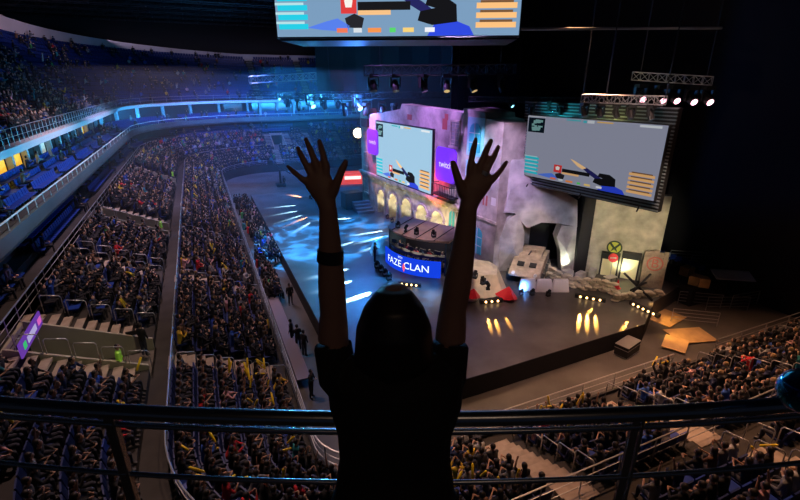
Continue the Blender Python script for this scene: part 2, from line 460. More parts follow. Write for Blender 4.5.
def figure(pose, stand=False):       # faces -y, floor at z=0
    b = Body(); g = 1 if stand else 0
    hip = .92 if stand else .46
    hy = 0 if stand else .04
    lean = -.03 if stand else pose.get('lean', -.06)
    sh = hip+.52; sy = hy+lean
    b.tube([(0, hy, hip-.05), (0, hy+.0, hip+.06), (0, hy+lean*.4, hip+.2), (0, hy+lean*.8, hip+.4), (0, sy, sh-.02), (0, sy, sh+.03)],
           [.15, .165, .145, .18, .17, .08], 'shirt', 12, ry=[.11, .12, .105, .12, .10, .06], up=(0, 1, 0))
    nz = sh+.05
    b.tube([(0, sy, sh-.02), (0, sy-.02, nz+.08)], .055, 'head')
    hc = Vector((0, sy-.035, nz+.15))
    b.ball(hc, (.078, .098, .115), 'head')
    b.ball(hc+Vector((0, -.095, -.01)), (.016, .022, .026), 'head', 6, 4)      # nose
    for s in (-1, 1): b.ball(hc+Vector((s*.082, .0, -.005)), (.014, .025, .032), 'head', 6, 4)
    b.ball(hc+Vector((0, .028, .03)), (.094, .098, .112), 'hair')
    if pose.get('long'): b.tube([hc+Vector((0, .06, .02)), hc+Vector((0, .085, -.12)), hc+Vector((0, .10, -.26))], [.08, .085, .05], 'hair', 10, ry=[.05, .04, .03], up=(0, 1, 0))
    for s in (-1, 1):
        if stand: kn = (s*.1, .0, .49); an = (s*.11, .03, .09); toe = (s*.13, -.12, .04); th = (s*.09, 0, .9)
        else: kn = (s*.12, -.40, .50); an = (s*.13, -.40, .09); toe = (s*.14, -.56, .04); th = (s*.09, hy, .47)
        b.tube([th, tuple(Vector(th).lerp(Vector(kn), .5)), kn], [.088, .078, .06], 'trousers')
        b.tube([kn, tuple(Vector(kn).lerp(Vector(an), .4)), an], [.06, .055, .04], 'trousers')
        b.tube([an, tuple(Vector(an).lerp(Vector(toe), .5)), toe], [.042, .045, .035], 'shoeL' if s < 0 else 'shoeR')
        S = Vector((s*.175, sy, sh-.03)); E_, W_ = pose['arm'][0 if s < 0 else 1]
        E_ = Vector((s*E_[0], sy+E_[1], sh+E_[2])); W_ = Vector((s*W_[0], sy+W_[1], sh+W_[2]))
        b.tube([S-Vector((s*.05, 0, 0)), S, S.lerp(E_, .5), E_], [.05, .055, .047, .04], 'shirt')
        b.tube([E_, E_.lerp(W_, .5), W_], [.04, .036, .028], 'shirt' if pose.get('long_sleeve') else 'arm')
        d = (W_-E_).normalized(); b.tube([W_-d*.01, W_+d*.05, W_+d*.10, W_+d*.16], [.028, .04, .04, .018], 'arm', 8, ry=[.022, .02, .02, .012])
        sd = d.cross(Vector((0, 1, .3))).normalized()*s
        b.tube([W_+d*.03, W_+d*.07+sd*.04, W_+d*.10+sd*.055], [.016, .014, .01], 'arm', 6)
    return b
POSES = [
    dict(name='hands in lap', arm=[((.24, -.06, -.28), (.12, -.27, -.36))]*2, long_sleeve=1),
    dict(name='hands clapping', arm=[((.26, -.14, -.24), (.07, -.34, -.12))]*2, long=1),
    dict(name='both arms raised', arm=[((.30, -.08, .16), (.24, -.12, .42))]*2),
    dict(name='leaning forward', lean=-.20, arm=[((.24, -.16, -.24), (.09, -.32, -.20))]*2, long_sleeve=1),
    dict(name='one arm raised', arm=[((.24, -.06, -.28), (.12, -.27, -.36)), ((.30, -.10, .14), (.22, -.14, .40))], long=1),
    dict(name='holding up a phone', arm=[((.25, -.16, -.18), (.10, -.30, .04))]*2, long_sleeve=1),
]
PERSON = []
def make_person(pose, stand=False, shirt=None, vox=.024):
    b = figure(pose, stand); body = b.make('body', vox, 2)
    o = bpy.data.objects.new('person', body); COL.objects.link(o)
    for nm, regs, push, mm in (('shirt', ('shirt',), .010, shirt or M['shirt']), ('trousers', ('trousers',), .008, M['trouser']), ('hair', ('hair',), .008, M['hair']), ('shoe', ('shoeL',), .006, M['shoe']), ('shoe', ('shoeR',), .006, M['shoe'])):
        c = bpy.data.objects.new(nm, cloth(body, b.freg, regs, push, nm, mm)); COL.objects.link(c); c.parent = o
    o['category'] = 'person'
    return o
for p in POSES: PERSON.append(make_person(p))
STANDER = [make_person(dict(arm=[((.23, 0, -.27), (.22, -.08, -.50))]*2, long_sleeve=1), True),
           make_person(dict(arm=[((.24, -.05, -.26), (.08, -.22, -.20))]*2, long_sleeve=1), True)]
VEST = make_person(dict(arm=[((.23, 0, -.27), (.22, -.08, -.50))]*2, long_sleeve=1), True, M['vest'])

# far crowd: coarse seated figures merged into one object
def coarse(kind):
    mb = MB(); cols = []
    def part(fn, c): 
        n = len(mb.f); fn(); cols.extend([c]*(len(mb.f)-n))
    part(lambda: mb.tube([(0, .03, .42), (0, 0, .72), (0, -.03, .98), (0, -.03, 1.03)], [.16, .15, .19, .08], 6, ry=[.11, .1, .11, .07], up=(0, 1, 0)), 0)
    part(lambda: mb.ball((0, -.08, 1.16), (.075, .07, .1), 6, 4), 1)
    part(lambda: mb.ball((0, -.03, 1.19), (.09, .095, .105), 6, 4), 2)
    for s in (-1, 1):
        part(lambda: mb.tube([(s*.09, 0, .47), (s*.11, -.42, .5), (s*.12, -.42, .05)], [.085, .065, .045], 5), 3)
        if kind == 0: a = [(s*.19, -.03, .98), (s*.24, -.08, .72), (s*.1, -.30, .66)]
        elif kind == 1: a = [(s*.19, -.03, .98), (s*.25, -.16, .78), (s*.06, -.34, .9)]
        else: a = [(s*.19, -.03, .98), (s*.28, -.1, 1.18), (s*.22, -.12, 1.42)]
        part(lambda: mb.tube(a, [.055, .045, .035], 5), 0)
        part(lambda: mb.ball(a[-1], .05, 5, 3), 1)
    return mb, cols
COARSE = [coarse(i) for i in range(3)]
class Merge:                       # many coarse copies in one mesh with a colour per face corner
    def __init__(s): s.v = []; s.f = []; s.c = []
    def add(s, mb, cols, loc, rz, pal, sc=1):
        n = len(s.v); ca, sa = math.cos(rz), math.sin(rz)
        s.v += [(loc[0]+sc*(x*ca-y*sa), loc[1]+sc*(x*sa+y*ca), loc[2]+sc*z) for x, y, z in mb.v]
        for f, c in zip(mb.f, cols): s.f.append(tuple(i+n for i in f)); s.c.append(pal[c])
    def build(s, name, m):
        me = bpy.data.meshes.new(name); me.from_pydata(s.v, [], s.f); me.materials.append(m)
        ca = me.color_attributes.new('col', 'FLOAT_COLOR', 'CORNER'); buf = []
        for f, c in zip(s.f, s.c): buf += [c[0], c[1], c[2], 1.0]*len(f)
        ca.data.foreach_set('color', buf)
        o = bpy.data.objects.new(name, me); COL.objects.link(o); return o

SHIRTS = [('black', (.012, .012, .014), 60), ('charcoal', (.035, .035, .04), 16), ('navy', (.012, .02, .07), 10), ('grey', (.16, .16, .17), 8), ('white', (.45, .44, .43), 5), ('red', (.5, .02, .03), 3.5),
          ('yellow', (.6, .4, .03), 2.2), ('teal', (.02, .22, .25), 2.5), ('pale pink', (.55, .30, .32), 2.5), ('brown', (.14, .07, .04), 4), ('blue', (.03, .1, .45), 3), ('green', (.05, .3, .08), 1)]
def pick_shirt():
    x = R.random()*sum(s[2] for s in SHIRTS)
    for s in SHIRTS:
        x -= s[2]
        if x <= 0: return s
    return SHIRTS[0]

# ------------------------------------------------------------------ all seat places
def rowline(o, z, t0, t1):
    g = grid(t0, t1); pts = [P(t, o)[0] for t in g]; out = []; carry = .3
    for i in range(len(g)-1):
        L = (pts[i+1]-pts[i]).length
        if L < 1e-6: continue
        while carry < L:
            t = g[i]+(g[i+1]-g[i])*carry/L; out.append(t); carry += .51
        carry -= L
    return out
def area_of(t, tier):
    if tier == 'upper': return 'upper tier'
    s = 'near end stand' if t < T_NEAR else ('near corner stand' if t < T_C1 else ('left long stand' if t < T_LEFT-1 else ('far corner stand' if t < T_C2+1 else 'far end stand')))
    return s
places = []     # (pos, rz, tier, row, t, occupied-probability)
for i, (o, z) in enumerate(LOW[:-1]+[(LOW[-1][0], LOW[-1][1])]):
    for t in rowline(o+.5, z, 0, T_END):
        if any(abs(t-a) < .85 for a in low_aisles): continue
        p, n = P(t, o+.52); places.append((up(p, z), n, 'lower', i, t, .95))
for i, (o, z) in enumerate(UPR):
    for t in rowline(o+.5, z, 0, T_END):
        if any(abs(t-a) < .85 for a in up_aisles) or any(abs(t-a) < VW+.3 for a in vom_t): continue
        p, n = P(t, o+.52); places.append((up(p, z), n, 'middle', i, t, .9))
for i, (o, z) in enumerate(BOX):
    for t in rowline(o+.5, z, T_C1, T_END):
        if int(t/3.4) % 5 == 4: continue
        p, n = P(t, o+.55); places.append((up(p, z), n, 'box', i, t, .13))
for i, (o, z) in enumerate(BAL):
    for t in rowline(o+.5, z, T_C1, T_END):
        if (t % 6.8) < .9: continue
        p, n = P(t, o+.55); places.append((up(p, z), n, 'balcony', i, t, .07))
for i, (o, z) in enumerate(UPT):
    for t in rowline(o+.45, z, t_y(20), T_END):
        if any(abs(t-t_y(a)) < .8 for a in (26, 36, 47, 58, 69)) or any(abs(t-t_fx(a)) < .8 for a in (12, 22, 32)): continue
        p, n = P(t, o+.5); places.append((up(p, zup(t, z)), n, 'upper', i, t, .88 if t < t_y(60) else .12))
places = [q for q in places if in_view(q[0]+Vector((0, 0, .8)), 12) and q[0].length > 6]
BLOCK = Vector((18, 40, 0))
def behind_set(p):                 # the stage set, screens and black drape hide these
    q = project(p+Vector((0, 0, 1)))
    return (q[0] > 375 and q[2] > 40)
places = [q for q in places if not behind_set(q[0])]
GC = Vector((4.6, 15.9, 0))
occ = []; free = []
for q in places: (occ if R.random() < q[5] else free).append(q)
print('places', len(places), 'occupied', len(occ), 'free', len(free))
dist = lambda q: (q[0]-Vector((0, 0, CH))).length
occ.sort(key=dist); free.sort(key=dist)
NP_ = 290
def facing(n): return math.atan2(-n.y, -n.x)+PI/2    # local -y looks inwards
def row_words(q):
    return '%s row of the %s %s' % (nth(q[3]), {'lower': 'lower', 'middle': 'middle', 'box': 'covered', 'balcony': 'balcony', 'upper': 'top'}[q[2]], 'seats')
# number the seats of each row so that every label singles one place out
seatno = {}
for key in sorted(set((q[2], q[3]) for q in places)):
    for a in ('near end stand', 'near corner stand', 'left long stand', 'far corner stand', 'far end stand', 'upper tier'):
        lst = sorted([q for q in places if (q[2], q[3]) == key and area_of(q[4], q[2]) == a], key=lambda q: q[4])
        for k, q in enumerate(lst): seatno[id(q)] = k
def stand_short(q): return area_of(q[4], q[2])
used_lab = set()
sticks = []
first_used = set()
for n_, q in enumerate(occ[:NP_]):
    pos, nrm = q[0], q[1]; sh = pick_shirt(); pi = R.choices(range(6), [3, 3, 1.2, 2.2, 1.2, 1.5])[0]
    src = PERSON[pi]; rz = facing(nrm)+R.uniform(-.25, .25)
    lab = 'person in %s top, %s, %s %s row, seat %s, %s' % (sh[0], POSES[pi]['name'], nth(q[3]), {'lower': 'lower', 'middle': 'middle', 'box': 'box', 'balcony': 'balcony', 'upper': 'top tier'}[q[2]], nth(seatno[id(q)]), stand_short(q))
    lab = ' '.join(lab.split()[:16])
    if pi not in first_used:
        first_used.add(pi); o = src; o.location = pos; o.rotation_euler = (0, 0, rz); tag(o, lab, 'person', 'seated spectators')
        for c in o.children: c.color = (*sh[1], 1)
        o.color = (*sh[1], 1)
        src_ = o
    else: copy_tree(src, pos, rz, None, lab, 'seated spectators', (*sh[1], 1))
    if (pi in (1, 2, 4) and R.random() < .26): sticks.append((pos, rz, q, pi))
crowd = Merge(); SK = [(.42, .26, .19), (.5, .32, .24), (.3, .18, .12)]
for q in occ[NP_:]:
    sh = pick_shirt(); hr = R.choice([(.012, .01, .009)]*5+[(.08, .045, .02), (.25, .17, .08)])
    k = R.choices((0, 1, 2), (4, 4, 1))[0]; mb, cols = COARSE[k]
    crowd.add(mb, cols, q[0]+Vector((R.uniform(-.12, .12), R.uniform(-.1, .1), 0)), facing(q[1])+R.uniform(-.5, .5), (sh[1], R.choice(SK), hr, (.02, .022, .03)), R.uniform(1.02, 1.2))
    if R.random() < .03: sticks.append((q[0], facing(q[1]), q, k))
for i in range(150):
    y = 31+31*R.random(); x = 3.0+1.9*R.random()*(1 if y > 38 else .4)
    sh = pick_shirt(); mb, cols = COARSE[R.choice((0, 1))]
    crowd.add(mb, cols, (x, y, .25), 1.57+R.uniform(-.5, .5), (sh[1], R.choice(SK), (.012, .01, .009), (.02, .022, .03)), 1.15)
o = crowd.build('seated_crowd', M['crowd']); tag(o, 'packed dark crowd of small distant spectators filling the stands', 'crowd', kind='stuff')

# yellow inflatable sticks, held
def stick_mb():
    m = MB(); m.tube([(0, 0, 0), (0, 0, .04), (0, 0, .3), (0, 0, .52), (0, 0, .56)], [.012, .04, .045, .04, .01], 8); return m
stk0 = None; smerge = MB(); ns = 0
for pos, rz, q, k in sticks:
    for s in (-1, 1):
        if R.random() < .25: continue
        hgt = 1.28 if k == 2 else 1.0
        loc = pos+Matrix.Rotation(rz, 3, 'Z')@Vector((s*.16, -.36, hgt)); eu = (R.uniform(-.9, .4), R.uniform(-.9, .9), rz)
        if ns < 150:
            if stk0 is None:
                stk0 = stick_mb().build('inflatable_stick', M['yellow'], smooth=True); c = stk0
            else: c = stk0.copy(); COL.objects.link(c)
            c.location = loc; c.rotation_euler = eu; ns += 1
            tag(c, 'yellow stick held %s by spectator %s in %s %s row, %s' % ('left' if s < 0 else 'right', nth(seatno[id(q)]), nth(q[3]), {'lower': 'lower', 'middle': 'middle', 'box': 'box', 'balcony': 'balcony', 'upper': 'top tier'}[q[2]], stand_short(q)), 'stick', 'yellow inflatable sticks in the crowd')
        else:
            d = Matrix.Rotation(rz, 3, 'Z')@Vector((R.uniform(-.5, .5), -.3, 1)).normalized()
            smerge.tube([loc, loc+d*.28, loc+d*.56], [.03, .06, .03], 5)
if smerge.v: tag(smerge.build('distant_inflatable_sticks', M['yellow']), 'scattered yellow inflatable sticks waved in the distant crowd', 'sticks', kind='stuff')

# seats
def seat_parts():
    a = MB(); a.box((0, -.02, .43), (.46, .44, .05)); a.box((0, .02, .39), (.40, .34, .05))
    b = MB(); b.hexa([(-.23, .20, .42), (.23, .20, .42), (.23, .25, .42), (-.23, .25, .42)], [(-.21, .27, .86), (.21, .27, .86), (.21, .32, .86), (-.21, .32, .86)])
    c = MB(); c.box((0, .16, .2), (.06, .08, .42)); c.box((0, .10, .02), (.3, .25, .03))
    return a, b, c
NS_ = 300
# largest seats first among those with nobody on them
vis_free = [q for q in free if q[2] in ('balcony', 'box', 'middle', 'lower', 'upper')]
seat0 = None
for q in vis_free[:NS_]:
    rz = facing(q[1]); lab = 'empty blue seat %s in %s %s row, %s' % (nth(seatno[id(q)]), nth(q[3]), {'lower': 'lower', 'middle': 'middle', 'box': 'box', 'balcony': 'balcony', 'upper': 'top tier'}[q[2]], stand_short(q))
    if seat0 is None:
        seat0 = empty('stadium_seat', q[0], lab, 'seat', 'empty blue seats', 0)
        a, b, c = seat_parts()
        for m_, nm, mm in ((a, 'seat_pan', 'seat'), (b, 'backrest', 'seat'), (c, 'bracket', 'seatframe')):
            me = m_.mesh(nm, M[mm]); ob = bpy.data.objects.new(nm, me); COL.objects.link(ob); ob.parent = seat0
        seat0.rotation_euler = (0, 0, rz)
    else: copy_tree(seat0, q[0], rz, None, lab, 'empty blue seats')
# the remaining seats, empty or under people
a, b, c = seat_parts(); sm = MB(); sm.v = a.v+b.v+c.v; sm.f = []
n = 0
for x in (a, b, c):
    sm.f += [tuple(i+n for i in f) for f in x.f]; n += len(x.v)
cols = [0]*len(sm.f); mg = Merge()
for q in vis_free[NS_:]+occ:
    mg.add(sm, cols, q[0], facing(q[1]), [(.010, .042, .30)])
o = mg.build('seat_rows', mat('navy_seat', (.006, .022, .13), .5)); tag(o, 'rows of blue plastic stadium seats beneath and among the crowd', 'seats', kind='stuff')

# ------------------------------------------------------------------ railings of the stands
def railing(name, ta, tb, o, z, h, label, group, post=1.6, bars=2, r=.025, m=None, glass=False, postr=None):
    g = grid(ta, tb); ln = [up(P(t, o)[0], z) for t in g]
    mid = ln[len(ln)//2]; root = empty(name, mid, label, 'railing', group)
    top = MB(); top.tube([p+Vector((0, 0, h)) for p in ln], r*1.3, 6); top.build('top_rail', m or M['steel'], root)
    for b_ in range(bars):
        k = MB(); k.tube([p+Vector((0, 0, h*(b_+1)/(bars+1))) for p in ln], r*.7, 5); k.build('bar', m or M['steel'], root)
    L = tb-ta; n = max(1, min(90, int(L/post)))
    pm = MB()
    me = None
    for i in range(n+1):
        p = up(P(ta+L*i/n, o)[0], z)
        if me is None:
            k = MB(); k.bar((0, 0, 0), (0, 0, h), postr or r); me = k.mesh('post', m or M['steel'])
        c = bpy.data.objects.new('post', me); COL.objects.link(c); c.parent = root; c.location = p-mid
    return root
railing('handrail', 0, GAP[0]+.3, .06, 1.3, 1.0, 'steel railing along the near front wall right of the entry gap', 'front wall railings', 2)
railing('handrail', GAP[1], T_NEAR, .06, 1.3, 1.0, 'steel railing along the near front wall facing the stage edge', 'front wall railings', 2)
railing('handrail', T_NEAR, t_y(31), .06, 1.3, 1.0, 'steel railing round the near corner and start of left front wall', 'front wall railings', 2)
railing('handrail', t_y(31.2), T_LEFT, .06, 1.3, 1.0, 'long steel railing along the left front wall beside the blue stage floor', 'front wall railings', 2)
railing('handrail', T_LEFT, T_END, .06, 1.3, .8, 'steel railing on the front wall of the far end stand', 'front wall railings', 3)
railing('handrail', 0, T_NEAR, 5.1, MID_Z, 1.0, 'steel railing in front of the middle walkway, near end stand', 'walkway railings', 1.6)
railing('handrail', T_NEAR, t_y(21.5), 5.1, MID_Z, 1.0, 'curved steel railing in front of the middle walkway at the near corner', 'walkway railings', 1.6)
railing('handrail', t_y(21.6), t_y(52), 5.1, MID_Z, 1.0, 'blue-lit railing of the middle walkway along the left stand, nearer run', 'walkway railings', 1.8)
railing('handrail', t_y(52.2), T_C2, 5.1, MID_Z, 1.0, 'railing of the middle walkway along the left stand, farther run', 'walkway railings', 2)
railing('handrail', t_y(14), t_y(42), 10.85, 5.5, 1.0, 'steel railing behind the top middle row, nearer run under the balcony', 'box railings', 1.4)
railing('handrail', t_y(42.2), T_LEFT+4, 10.85, 5.5, 1.0, 'steel railing behind the top middle row, farther run under the balcony', 'box railings', 1.8)
railing('handrail', t_y(20), t_y(50), 11.45, 8.85, .5, 'pale rail along the top of the left balcony front, nearer run', 'balcony railings', 1.5, 0, .035, M['band'])
railing('handrail', t_y(50.2), T_END, 11.45, 8.85, .5, 'pale rail along the top of the balcony front, far run round the corner', 'balcony railings', 2.5, 0, .035, M['band'])
railing('handrail', t_y(20), T_LEFT, 12.5, 12.0, .95, 'railing with close posts on the left upper tier edge', 'upper railings', .9, 1, .02)
railing('handrail', T_LEFT+.1, T_END, 12.5, 12.0, .95, 'railing on the far upper tier edge', 'upper railings', 1.2, 1, .02)
# hoop rails beside the stairs
hoop = None
hm = MB(); hm.tube([(0, -.42, 0), (0, -.42, .80), (0, -.36, .9), (0, 0, .98), (0, .3, 1.05), (0, .36, .98), (0, .36, .15)], .022, 6)
for lst, rows, nm in ((low_aisles, LOW, 'lower'), (up_aisles, UPR, 'middle')):
    for ai, t in enumerate(lst):
        for i, (o_, z) in enumerate(rows):
            p, n = P(t, o_+.3)
            for sgn in ((-1, 1) if nm == 'middle' else (-1,)):
                if nm == 'middle' and sgn < 0 and any(abs(t-v) < 3 for v in vom_t) : continue
                q, nn = P(t+sgn*.68, o_+.3)
                w = up(q, z)
                if not in_view(w, 5) or behind_set(w): continue
                if (w-Vector((0, 0, CH))).length > 45: continue
                if hoop is None: c = hoop = hm.build('stair_handrail', M['steel'], smooth=True)
                else: c = hoop.copy(); COL.objects.link(c)
                c.location = w; c.rotation_euler = (0, 0, facing(n))
                tag(c, 'steel hoop rail, %s %s row, %s side of aisle %s, %s' % (nth(i), nm, 'left' if sgn < 0 else 'right', nth(ai), area_of(t, nm)), 'handrail', 'hoop handrails beside the stair aisles')

# ------------------------------------------------------------------ stage
SZ = 1.2
stage_pts = [(5.3, 62), (5.3, 23), (5.6, 20.5), (6.5, 18.6), (8.1, 17.2), (10.2, 16.3), (13, 16.3), (24.0, 16.6), (27.2, 18.5), (31.5, 19.6), (33, 26), (27, 62)]
mb = MB(); mb.prism(stage_pts[::-1], .02, SZ); o = struct(mb, 'stage_deck', M['stage'])
mb = MB()
for a, b in zip(stage_pts[:9], stage_pts[1:9]):
    d = (Vector(b)-Vector(a)).normalized(); n = Vector((-d.y, d.x))*-.04 if True else 0
    mb.hexa([(a[0], a[1], 0.02), (b[0], b[1], 0.02), (b[0]+n.x, b[1]+n.y, .02), (a[0]+n.x, a[1]+n.y, .02)], [(a[0], a[1], SZ+.02), (b[0], b[1], SZ+.02), (b[0]+n.x, b[1]+n.y, SZ+.02), (a[0]+n.x, a[1]+n.y, SZ+.02)])
struct(mb, 'stage_skirt', M['skirt'])

class Wall:                          # work in (distance along, height, outwards) of a set wall
    def __init__(s, a, b, flip=1):
        s.a = Vector((a[0], a[1], 0)); s.b = Vector((b[0], b[1], 0)); s.u = (s.b-s.a).normalized(); s.L = (s.b-s.a).length
        s.n = Vector((s.u.y, -s.u.x, 0))*flip      # outwards, towards the audience
    def p(s, u, z, d=0): return s.a+s.u*u+s.n*d+Vector((0, 0, z))
    def px(s, x, y, d=0): 
        a = s.a+s.n*d; b = s.b+s.n*d; return on_wall(x, y, a, b)
    def slab(s, mb, pts, d0, d1): 
        mb.hexa([s.p(u, z, d0) for u, z in pts], [s.p(u, z, d1) for u, z in pts])
    def rect(s, mb, u0, z0, u1, z1, d0, d1): s.slab(mb, [(u0, z0), (u1, z0), (u1, z1), (u0, z1)], d0, d1)

SW = Wall((17.5, 52), (20.2, 27.5), 1)
print('set wall normal', SW.n)
set_root = empty('stage_set_wall', SW.p(12, SZ), 'tall painted stage set like an old stone town facade with arches', 'stage set')
mb = MB()
ZT = 13.0
# facade upper part, with irregular top
top = [(0.3, 12.2), (2.0, 12.6), (2.3, 12.0), (6, 12.4), (9.6, 12.9), (9.9, 13.4), (20.2, 13.1)]
SW.slab(mb, [(0.3, 5.4)]+[(20.2, 5.4)]+top[::-1], -1.2, 0)
def spandrel(mb, a0, a1, c, r, zs, zt, d0, d1, n=8):   # wall above one arch
    arcp = [(c-r*math.cos(PI*i/n), zs+r*math.sin(PI*i/n)) for i in range(n+1)]
    for i in range(n):
        (u0, z0), (u1, z1) = arcp[i], arcp[i+1]
        SW.slab(mb, [(u0, z0), (u1, z1), (u1, zt), (u0, zt)], d0, d1)
    SW.rect(mb, a0, SZ, c-r, zt, d0, d1); SW.rect(mb, c+r, SZ, a1, zt, d0, d1)
mb.build('facade', M['plaster'], set_root)
arches = [(5.4, .75), (8.15, .85), (11.0, .95), (13.9, .95), (16.6, .95)]
am = MB(); edges = [.3, 6.85, 9.55, 12.45, 15.25, 18.2]
for i, (c, r) in enumerate(arches): spandrel(am, edges[i], edges[i+1], c, r, 3.2, 5.4, -1.2, 0)
SW.rect(am, 18.2, SZ, 20.2, 5.4, -1.2, 0)
am.build('arcade', M['plaster2'], set_root)
bk = MB(); SW.rect(bk, .3, SZ, 20.2, 5.4, -1.9, -1.3); bk.build('arcade_back', M['plaster2'], set_root)
for i, (c, r) in enumerate(arches):
    k = MB(); n = 12; w = .16
    for j in range(n):
        a0, a1 = PI*j/n, PI*(j+1)/n
        SW.slab(k, [(c-r*math.cos(a0), 3.2+r*math.sin(a0)), (c-r*math.cos(a1), 3.2+r*math.sin(a1)), (c-(r+w)*math.cos(a1), 3.2+(r+w)*math.sin(a1)), (c-(r+w)*math.cos(a0), 3.2+(r+w)*math.sin(a0))], 0, .08)
    for s_ in (-1, 1):
        SW.rect(k, c+s_*(r+.08)-.12, SZ, c+s_*(r+.08)+.12, 3.2, 0, .14); SW.rect(k, c+s_*(r+.08)-.2, 3.1, c+s_*(r+.08)+.2, 3.35, 0, .2)
    k.build('arch_moulding', M['plaster2'], set_root)
    if i in (0, 2):
        d = MB(); SW.rect(d, c-r, SZ, c+r, 4.0, -1.28, -1.2); d.build('arch_panel', M['black'], set_root)
    if i == 2:
        d = MB(); add_text(d, 'X', 1.5, lambda x, y: SW.p(c+x, 3.0+y*.9, -1.17)); add_text(d, 'A', .8, lambda x, y: SW.p(c+x, 1.9+y*.9, -1.17)); d.build('arch_emblem', glow((.1, .7, 1), 1.2), set_root)
mb = MB(); SW.rect(mb, .2, 5.25, 20.2, 5.5, 0, .35); SW.rect(mb, .2, 5.05, 20.2, 5.25, 0, .2)
for i in range(34): SW.rect(mb, .4+i*.58, 4.85, .6+i*.58, 5.05, 0, .18)
mb.build('cornice', M['plaster2'], set_root)
def part(mb, name, m): return mb.build(name, m, set_root)
# windows
def arched_window(u0, z0, u1, z1, m, frame='plaster2', arched=True, slats=0):
    w = MB(); r = (u1-u0)/2; c = (u0+u1)/2
    if arched:
        pts = [(u0, z0), (u1, z0)]+[(c+r*math.cos(PI*j/8), z1-r+r*math.sin(PI*j/8)) for j in range(9)]
    else: pts = [(u0, z0), (u1, z0), (u1, z1), (u0, z1)]
    SW.slab(w, pts, .0, .05); f = w.build('set_window', m, set_root)
    k = MB(); t = .12
    SW.rect(k, u0-t, z0-t, u0, z1+.1, 0, .12); SW.rect(k, u1, z0-t, u1+t, z1+.1, 0, .12); SW.rect(k, u0-t, z1+.02, u1+t, z1+.2, 0, .14); SW.rect(k, u0-t*1.5, z0-t*1.5, u1+t*1.5, z0, 0, .2)
    SW.rect(k, c-.03, z0, c+.03, z1, .05, .08)
    for j in range(slats): SW.rect(k, u0, z0+(z1-z0)*(j+.5)/slats, u1, z0+(z1-z0)*(j+.5)/slats+.05, .05, .09)
    k.build('window_frame', M[frame], f)
arched_window(18.3, 10.4, 19.4, 12.3, M['winbox'], slats=6, arched=False)
arched_window(18.5, 4.0+1.6, 19.1, 6.9, M['winbox'])
arched_window(18.45, 3.2, 19.35, 4.8, M['turq'])
for u, z0, z1 in ((1.2, 6.2, 7.6), (1.2, 3.0, 4.6)): arched_window(u, z0, u+.9, z1, M['winbox'], arched=False, slats=4)
mb = MB(); SW.rect(mb, 1.0, 10.6, 2.6, 11.5, .0, .3); part(mb, 'vent_box', M['darkmetal'])
# balcony with dark railing
mb = MB(); SW.rect(mb, 16.6, 6.0, 19.6, 6.12, 0, .8); part(mb, 'balcony_floor', M['darkmetal'])
mb = MB()
for i in range(13): mb.bar(SW.p(16.6+i*.25, 6.1, .78), SW.p(16.6+i*.25, 7.0, .78), .025, 4)
mb.bar(SW.p(16.6, 7.0, .78), SW.p(19.6, 7.0, .78), .04); mb.bar(SW.p(16.6, 7.0, .78), SW.p(16.6, 7.0, 0), .04); mb.bar(SW.p(19.6, 7.0, .78), SW.p(19.6, 7.0, 0), .04)
part(mb, 'balcony_railing', M['darkmetal'])
mb = MB()
for u, z, w, h in ((11, 12.0, .8, .5), (16.9, 11.6, .7, .9), (17.2, 12.4, .5, .5), (18.9, 8.0, .3, .8)): SW.rect(mb, u, z, u+w, z+h, .0, .02)
part(mb, 'faded_mark', M['redpaint'])

# tower at the near end of the set
TW = (20.2, 25.0)
tower = empty('stage_set_tower', SW.p(22.6, SZ), 'tall stone tower of the stage set with turquoise windows', 'stage set')
mb = MB(); SW.slab(mb, [(20.2, SZ), (24.9, SZ), (24.9, 12.7), (22.9, 12.9), (22.8, 13.25), (20.2, 13.5)], -2.6, .35); mb.build('tower_body', M['plaster'], tower)
for z0_, z1_ in ((5.2, 5.42), (SZ, 1.7)):
    mb = MB(); SW.rect(mb, 20.1, z0_, 25.0, z1_, .35, .5); mb.build('stone_band', M['plaster2'], tower)
def tw_window(u0, z0, u1, z1, m, inner=None, arched=True, d=.35):
    w = MB(); r = (u1-u0)/2; c = (u0+u1)/2
    pts = [(u0, z0), (u1, z0)]+([(c+r*math.cos(PI*j/8), z1-r+r*math.sin(PI*j/8)) for j in range(9)] if arched else [(u1, z1), (u0, z1)])
    SW.slab(w, pts, d, d+.07); f = w.build('tower_window', m, tower)
    k = MB(); SW.rect(k, c-.03, z0, c+.03, z1, d+.07, d+.1)
    for zz in (z0+(z1-z0)*.33, z0+(z1-z0)*.66): SW.rect(k, u0, zz-.03, u1, zz+.03, d+.07, d+.1)
    k.build('glazing_bar', M['white'], f)
def tw_panel(u0, z0, u1, z1, m, nm='surround'): 
    k = MB(); SW.rect(k, u0, z0, u1, z1, .35, .41); k.build(nm, m, tower)
pale = mat('pale_turquoise', (.30, .62, .66), .6)
tw_panel(20.9, 10.0, 22.9, 12.9, pale); tw_window(21.25, 10.3, 22.55, 12.5, M['turq'], d=.41)
tw_panel(20.9, 7.6, 22.7, 9.6, pale); tw_window(21.2, 7.8, 22.4, 9.3, M['turq'], d=.41)
tw_window(22.3, 2.2, 23.4, 4.4, M['turq'])
mb = MB(); SW.rect(mb, 23.2, 6.4, 23.4, 7.2, .35, .37); SW.rect(mb, 23.55, 6.4, 23.75, 7.2, .35, .37); mb.build('painted_mark', M['redpaint'], tower)
mb = MB(); SW.rect(mb, 24.2, 6.6, 24.7, 7.2, .35, .38); mb.build('poster', M['paper'], tower)
# side extension behind the tower towards the hung screen
mb = MB(); mb.box((22.6, 28.9, 6.6), (3.2, .8, 10.6), rz=-.15); mb.build('side_wall', M['plaster'], tower)
